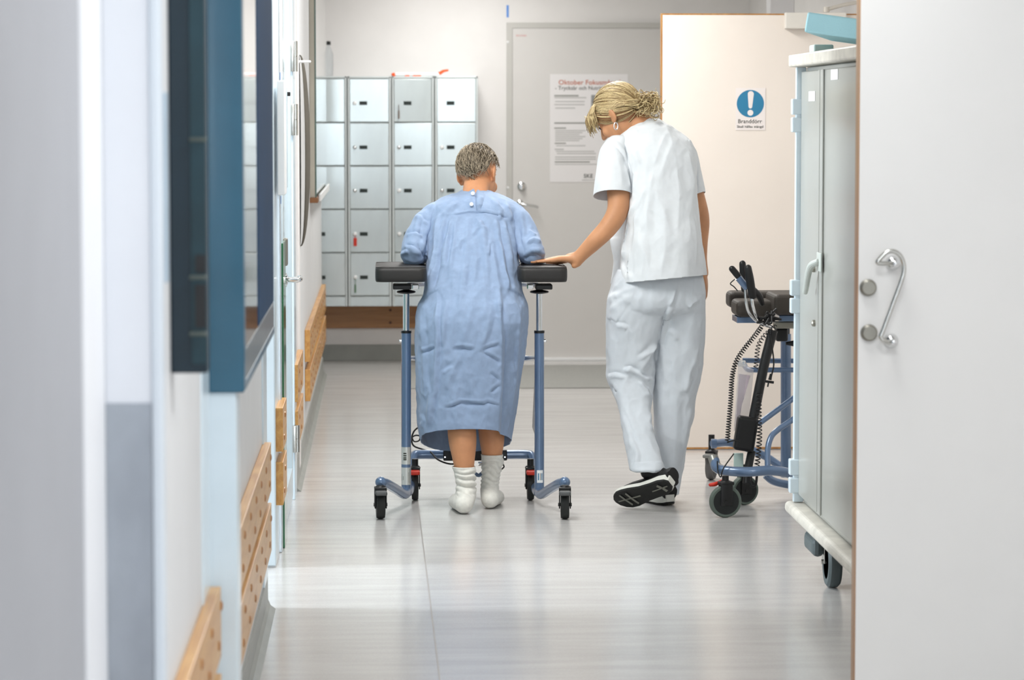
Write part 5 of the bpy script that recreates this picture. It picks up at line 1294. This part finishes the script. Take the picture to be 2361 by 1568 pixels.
step(me, [(1402, 738), (1412, 734), (1424, 742)], 0.006, 2, 30); step(me, [(1596, 680), (1612, 681), (1624, 681)], -0.003, 2, 40)
step(me, [(1451, 1070), (1490, 1066), (1530, 1066)], -0.003, 1.6, 30); step(me, [(1508, 1122), (1536, 1128), (1564, 1134)], -0.003, 1.6, 30)
wrinkle(me, 0.012, 8, (1, 1, 0.45), 12.0); wrinkle(me, 0.004, 22, (1, 1, 0.6), 2.0)
h0 = P(1536, 1141, 11.505); cut(me, [(h0, (-0.10, 0.12, -1))])
me = solidify(me, 0.0025)
link('trousers', me, TROUS, t)
# shirt
g = MB()
g.add(*rings(interp_rows([row(*q, 2.3) for q in [(277, 1482, 1518, 11.59, .042), (283, 1470, 1526, 11.588, .058), (292, 1452, 1542, 11.584, .075), (304, 1436, 1560, 11.58, .09), (318, 1425, 1580, 11.575, .102), (334, 1424, 1593, 11.57, .112), (354, 1428, 1601, 11.565, .12), (384, 1436, 1604, 11.56, .125), (440, 1444, 1604, 11.55, .13), (500, 1440, 1609, 11.54, .132), (547, 1436, 1615, 11.53, .135), (595, 1432, 1621, 11.53, .14), (640, 1430, 1626, 11.53, .145), (690, 1430, 1629, 11.53, .147)]], 5), 64))
g.add(*rings(interp_rows([row(*q, 2.3) for q in [(430, 1450, 1520, 11.62, .04), (490, 1430, 1520, 11.62, .05), (547, 1410, 1520, 11.63, .055), (600, 1417, 1520, 11.64, .058), (652, 1411, 1520, 11.645, .06), (690, 1408, 1520, 11.65, .06)]], 5), 40))
me = remesh(g, 0.0046, 3)
fold(me, [([(1440, 335), (1450, 365), (1456, 400), (1457, 445)], -0.014, 3), ([(1470, 462), (1450, 499), (1440, 563), (1436, 600)], 0.010, 6), ([(1490, 430), (1470, 480), (1458, 540)], 0.006, 8), ([(1460, 395), (1456, 430), (1452, 462)], -0.012, 6), ([(1505, 400), (1494, 470), (1490, 540)], 0.005, 10), ([(1560, 380), (1566, 450), (1560, 540)], 0.004, 11), ([(1586, 350), (1594, 400), (1600, 450)], 0.005, 7), ([(1530, 470), (1534, 560), (1526, 630)], 0.004, 11), ([(1478, 540), (1486, 590), (1480, 640)], 0.004, 9), ([(1596, 500), (1604, 560), (1606, 620)], 0.005, 7), ([(1452, 570), (1446, 610), (1448, 640)], 0.007, 5), ([(1440, 330), (1462, 350), (1476, 380)], 0.005, 7), ([(1540, 300), (1520, 340), (1510, 380)], 0.004, 9)])
step(me, [(1462, 292), (1490, 293), (1512, 289), (1530, 287)], 0.004, 2.0, 14)
step(me, [(1438, 500), (1434, 560), (1434, 606), (1442, 640)], -0.012, 2.5, 25)
step(me, [(1410, 549), (1420, 548), (1436, 549)], -0.004, 2, 30)
wrinkle(me, 0.013, 7, (1, 1, 0.4), 22.0); wrinkle(me, 0.003, 22, (1, 1, 0.7), 31.0)
a = P(1444, 652, 11.395); bq = P(1626, 634, 11.53); cq = P(1411, 654, 11.62)
nn = np.cross(bq - a, cq - a); nn = nn / np.linalg.norm(nn); nn = -nn if nn[2] > 0 else nn
cut(me, [(a, nn)]); me = solidify(me, 0.0025)
shirt = link('shirt', me, SCRUB, t)
# side slit, shown as an inset gusset edge
for (rows_, pl_, flds, sd) in (
    ([(312, 1412, 1446, 11.565, .05), (322, 1399, 1450, 11.56, .062), (336, 1389, 1450, 11.555, .070), (352, 1382, 1450, 11.55, .074), (397, 1375, 1453, 11.535, .078), (445, 1369, 1458, 11.52, .080), (490, 1366, 1460, 11.51, .08)], [P(1455, 439, 11.45), P(1370, 444, 11.48), P(1395, 464, 11.60)],
        [([(1403, 322), (1424, 340), (1438, 358), (1448, 385)], -0.008, 4), ([(1436, 345), (1446, 375), (1450, 400)], 0.008, 4), ([(1440, 380), (1448, 410), (1452, 436)], 0.006, 4), ([(1420, 350), (1430, 390), (1434, 430)], 0.003, 9), ([(1395, 350), (1388, 400), (1384, 436)], 0.003, 8)], 41.0),
    ([(322, 1575, 1592, 11.575, .04), (335, 1570, 1598, 11.58, .055), (352, 1568, 1607, 11.585, .062), (384, 1570, 1614, 11.60, .066), (419, 1576, 1622, 11.615, .068), (447, 1580, 1626, 11.625, .068), (480, 1582, 1628, 11.63, .068)], [P(1603, 450, 11.58), P(1625, 444, 11.62), P(1604, 456, 11.68)],
        [([(1606, 352), (1604, 400), (1604, 440)], -0.006, 4)], 47.0)):
    m = MB(); m.add(*rings(interp_rows([row(*q, 2.2) for q in rows_], 5), 40)); me = remesh(m, 0.0046, 3)
    fold(me, flds); wrinkle(me, 0.003, 8, (1, 1, 0.6), sd)
    nn = np.cross(pl_[1] - pl_[0], pl_[2] - pl_[0]); nn /= np.linalg.norm(nn); nn = -nn if nn[2] > 0 else nn
    cut(me, [(pl_[0], nn)]); me = solidify(me, 0.0025); link('sleeve', me, SCRUB, shirt)
# shoes
SHOEB = mat('shoe_black', (14, 13, 14), 0.6, var=0.15, scale=40, bump=0.3, bscale=500)
SHOER = mat('shoe_mesh_red', (66, 34, 34), 0.7, rgb2=(24, 20, 20), scale=160)
MIDS = mat('midsole_white', (226, 226, 218), 0.5, var=0.03)
OUTS = mat('outsole_black', (24, 25, 23), 0.65, var=0.12, scale=50)
TREAD = mat('tread_grey', (122, 122, 112), 0.6)
def shoe(M, sgn):
    ys = np.array([0, .012, .04, .08, .13, .18, .215, .245, .268, .28]); ws = np.array([.016, .030, .037, .036, .038, .046, .046, .040, .027, .010])
    off = sgn * np.interp(ys, [0, .12, .2, .28], [0, .0, .002, .006])
    spring = np.interp(ys, [0, .02, .2, .28], [.006, 0, 0, .016])
    def outline(k, extra=0.0): return [(o_ + (w_ + extra) * k, y_) for o_, w_, y_ in zip(off, ws, ys)]
    def slab(z0, z1, e0, e1, zmod0=None, zmod1=None):
        ring0 = []; ring1 = []
        idx = list(range(len(ys)))
        for k, ii in ((1, idx), (-1, idx[::-1])):
            for i in ii:
                ring0.append((off[i] + (ws[i] + e0) * k, ys[i], z0[i])); ring1.append((off[i] + (ws[i] + e1) * k, ys[i], z1[i]))
        n = len(ring0); m = MB(); m.add(tf(M, np.array(ring0 + ring1)), [tuple(range(n)), tuple(range(2 * n - 1, n - 1, -1))] + [(i, (i + 1) % n, n + (i + 1) % n, n + i) for i in range(n)]); return m
    zb = spring; zo = spring + 0.008; zm = spring + np.interp(ys, [0, .1, .2, .28], [.036, .030, .024, .022])
    # upper
    prof = [(0.004, .035, .098), (.02, .036, .105), (.05, .038, .100), (.08, .038, .094), (.11, .039, .090), (.14, .041, .082), (.18, .044, .068), (.215, .043, .057), (.245, .037, .048), (.266, .026, .040), (.276, .012, .030)]
    v = []; seg = 24
    for y_, w_, h_ in prof:
        o_ = np.interp(y_, ys, off); zb_ = np.interp(y_, ys, spring) + 0.016; an = np.linspace(0, 2 * math.pi, seg, endpoint=False)
        taper = np.where(np.sin(an) > 0, np.where(y_ < 0.15, 0.80, 0.92), 1.0)
        v.append(np.stack([o_ + w_ * np.sign(np.cos(an)) * np.abs(np.cos(an)) ** 0.8 * taper, np.full(seg, y_), (zb_ + h_) / 2 + (h_ - zb_) / 2 * np.sign(np.sin(an)) * np.abs(np.sin(an)) ** 0.85], 1))
    n = len(prof); ff = [(i * seg + j, i * seg + (j + 1) % seg, (i + 1) * seg + (j + 1) % seg, (i + 1) * seg + j) for i in range(n - 1) for j in range(seg)] + [tuple(range(seg - 1, -1, -1)), tuple((n - 1) * seg + j for j in range(seg))]
    m = MB(); m.add(tf(M, np.concatenate(v)), ff); o = build('shoe', m, SHOEB, t, auto=60)
    build('midsole', slab(zo + 0.0002, zm, 0.0, 0.001), MIDS, o); build('outsole', slab(zb, zo, -0.003, -0.0005), OUTS, o)
    tr = MB()
    def bar(x0, y0, x1, y1, w_):
        d = np.array([x1 - x0, y1 - y0]); d /= np.linalg.norm(d); nn_ = np.array([-d[1], d[0]]) * w_
        q = [(x0 + nn_[0], y0 + nn_[1]), (x1 + nn_[0], y1 + nn_[1]), (x1 - nn_[0], y1 - nn_[1]), (x0 - nn_[0], y0 - nn_[1])]
        z_ = lambda y_: np.interp(y_, ys, zb)
        tr.add(tf(M, np.array([(a_, b_, z_(b_) - 0.0012) for a_, b_ in q] + [(a_, b_, z_(b_) + 0.001) for a_, b_ in q])), [(0, 1, 2, 3), (7, 6, 5, 4)] + [(i, (i + 1) % 4, 4 + (i + 1) % 4, 4 + i) for i in range(4)])
    bar(0, .012, 0, .085, .0022); bar(-.018, .05, -.002, .038, .005); bar(.002, .034, .020, .026, .005)
    build('tread', tr, TREAD, o); tr = MB()
    bar(0, .145, 0, .262, .0026); bar(-.030, .20, 0, .190, .004); bar(0, .190, .030, .176, .004); bar(-.028, .235, 0, .222, .004); bar(0, .222, .028, .206, .004)
    build('tread', tr, TREAD, o)
    pan = MB(); pan.add(*ellipsoid((0, 0, 0), (0.006, 0.045, 0.026), None, 16, 10)); pan.v[0] = tf(M, pan.v[0] + np.array([-sgn * 0.034, 0.09, 0.066])); build('side_mesh', pan, SHOER, o)
    lc = MB()
    for y_ in (.12, .145, .17): 
        h_ = np.interp(y_, [p_[0] for p_ in prof], [p_[2] for p_ in prof]); q = tf(M, np.array([(-.022, y_, h_ - .008), (0, y_ + .004, h_ + .003), (.022, y_, h_ - .008)])); lc.tube(spline(q, 4), 0.003, 8)
    build('laces', lc, BLACKP, o)
    return o
yaw = math.radians(30)
h = G(1546, 1166); M = np.eye(4); M[:3, 0] = (math.cos(yaw), math.sin(yaw), 0); M[:3, 1] = (-math.sin(yaw), math.cos(yaw), 0); M[:3, 3] = h + (0, 0, 0.0015)
shoe(M, 1)
d = np.array([-.71, .62, -.34]); d /= np.linalg.norm(d); u = np.array([.30, .80, .50]); u -= d * (u @ d); u /= np.linalg.norm(u); rr = np.cross(d, u)
toe = P(1416, 1164, 11.36); hl = toe - d * 0.28
M = np.eye(4); M[:3, 0] = rr; M[:3, 1] = d; M[:3, 2] = u; M[:3, 3] = hl
lo = hl + d * 0.26; 
shoe(M, -1)
ml = M
for q0, q1, r_ in (((1497, 1086, 11.31), tuple(tf(ml, np.array([[0, 0.06, 0.075]]))[0]), 0.036), ((1536, 1136, 11.56), (h[0] - 0.02, h[1] + 0.045, 0.06), 0.041)):
    k = MB(); limb(k, [P(*q0), np.array(q1)], [r_, r_ * 0.95]); build('sock', k, SHOEB, t)
# blond hair gathered at the nape
nbun = np.array([0.0, -0.124, -0.050])
cap = hair_cap(0.42, 0.06, -0.52, (0.0785, 0.101, 0.093), (0, -0.012, 0.028), NM, NC, 0.012, 6.0)
v0 = get_co(cap); hm_ = MB(); hm_.add(v0, [tuple(p_.vertices) for p_ in cap.polygons])
paths = []
rad = np.array([0.0800, 0.1030, 0.0950]); cen = np.array([0, -0.012, 0.028])
bd = (nbun - cen) / rad; bd /= np.linalg.norm(bd)
for i in range(1500):
    dd = rng.normal(size=3); dd /= np.linalg.norm(dd)
    if not in_hair(dd[None], 0.40, 0.02, -0.45)[0]: continue
    if dd[1] < -0.2 and rng.random() < 0.5: continue
    om = math.acos(np.clip(dd @ bd, -1, 1))
    if om < 0.15: continue
    jit = rng.normal(size=3) * 0.02; lift = 0.0 + abs(rng.normal()) * 0.018
    q = []
    for u_ in np.linspace(0, 1, 12):
        e_ = (math.sin((1 - u_) * om) * dd + math.sin(u_ * om) * bd) / math.sin(om)
        droop = np.array([0, 0, -0.16 * math.sin(math.pi * u_) * abs(dd[0])])
        e_ = e_ + droop + jit * math.sin(math.pi * u_); e_ /= np.linalg.norm(e_)
        q.append(e_ * rad * (1 + lift * math.sin(math.pi * u_) + 0.004 * rng.normal()) + cen)
    paths.append(np.array(q) @ NM.T + NC)
# front locks that hang past the temple
for i in range(90):
    sx = 0.072 + 0.006 * rng.random(); y0 = 0.03 + 0.05 * rng.random()
    q = [np.array([-sx * 0.72, y0 * 0.6, 0.085]), np.array([-sx * 0.95, y0 + 0.01, 0.060]), np.array([-sx * 1.0, y0 + 0.022, 0.035 + 0.01 * rng.normal()]), np.array([-sx * 0.86 + 0.012 * rng.random(), y0 + 0.04 + 0.01 * rng.random(), 0.012 + 0.012 * rng.normal()])]
    paths.append(spline(np.array(q), 3) @ NM.T + NC)
for i in range(200):   # back sweep over the ear down to the nape
    q = [np.array([-0.076, 0.03 - 0.02 * rng.random(), 0.03 + 0.03 * rng.random()]), np.array([-0.080, -0.025, 0.014 + 0.024 * rng.random()]), np.array([-0.066, -0.075, -0.008 + 0.03 * rng.random()]), nbun + rng.normal(size=3) * 0.012]
    paths.append(spline(np.array(q), 3) @ NM.T + NC)
s2 = strands(paths, 0.0017, 0.0010, 4); hm_.add(s2.verts(), s2.f)
HB = hair_mat('blond_hair', (228, 206, 156), (126, 98, 60))
hair = build('hair', hm_, HB, t, recalc=False, auto=None)
# gathered loops
loops = []
for i in range(230):
    c0 = nbun + np.array([rng.normal() * 0.019, rng.normal() * 0.017 - 0.006, rng.normal() * 0.020])
    ax = rng.normal(size=3); ax /= np.linalg.norm(ax); a_ = np.cross(ax, (0.3, 0.5, 0.8)); a_ /= np.linalg.norm(a_); b_ = np.cross(ax, a_)
    R0 = 0.012 + 0.016 * rng.random(); an = np.linspace(0, 1.2 * math.pi + 2 * rng.random(), 12) + rng.random() * 6
    q = c0 + R0 * (np.cos(an)[:, None] * a_ + np.sin(an)[:, None] * b_); loops.append(q @ NM.T + NC)
for i in range(46):   # stray ends
    c0 = nbun + rng.normal(size=3) * 0.014; dr = np.array([rng.normal() * 0.5, -0.7 + 0.4 * rng.normal(), 0.3 * rng.normal() - 0.15]); dr /= np.linalg.norm(dr)
    q = [c0, c0 + dr * 0.025 + rng.normal(size=3) * 0.004, c0 + dr * 0.045 + rng.normal(size=3) * 0.008]; loops.append(spline(np.array(q), 4) @ NM.T + NC)
k = MB(); k.add(*ellipsoid(nbun @ NM.T + NC, (0.030, 0.030, 0.032))); s2 = strands(loops, 0.0021, 0.0009, 4); k.add(s2.verts(), s2.f)
build('gathered_hair', k, HB, hair, recalc=False, auto=None)
e0 = np.array([-0.079, -0.004, -0.040]) @ NM.T + NC
an = np.linspace(0, 2 * math.pi, 24, endpoint=False); q = np.stack([0.0075 * np.cos(an), 0.002 * np.sin(an), 0.014 * np.sin(an)], 1) + e0 + (0.0, -0.004, -0.010)
k = MB(); k.tube(q, 0.0022, 8, None, True); build('earring', k, CHROME, t)
for q_ in (-1, 1):
    k = MB(); k.add(*ellipsoid(np.array([q_ * 0.031, 0.084, 0.003]) @ NM.T + NC, (0.007, 0.006, 0.006), None, 12, 8)); build('eye', k, MATS['eye_dark'], t)
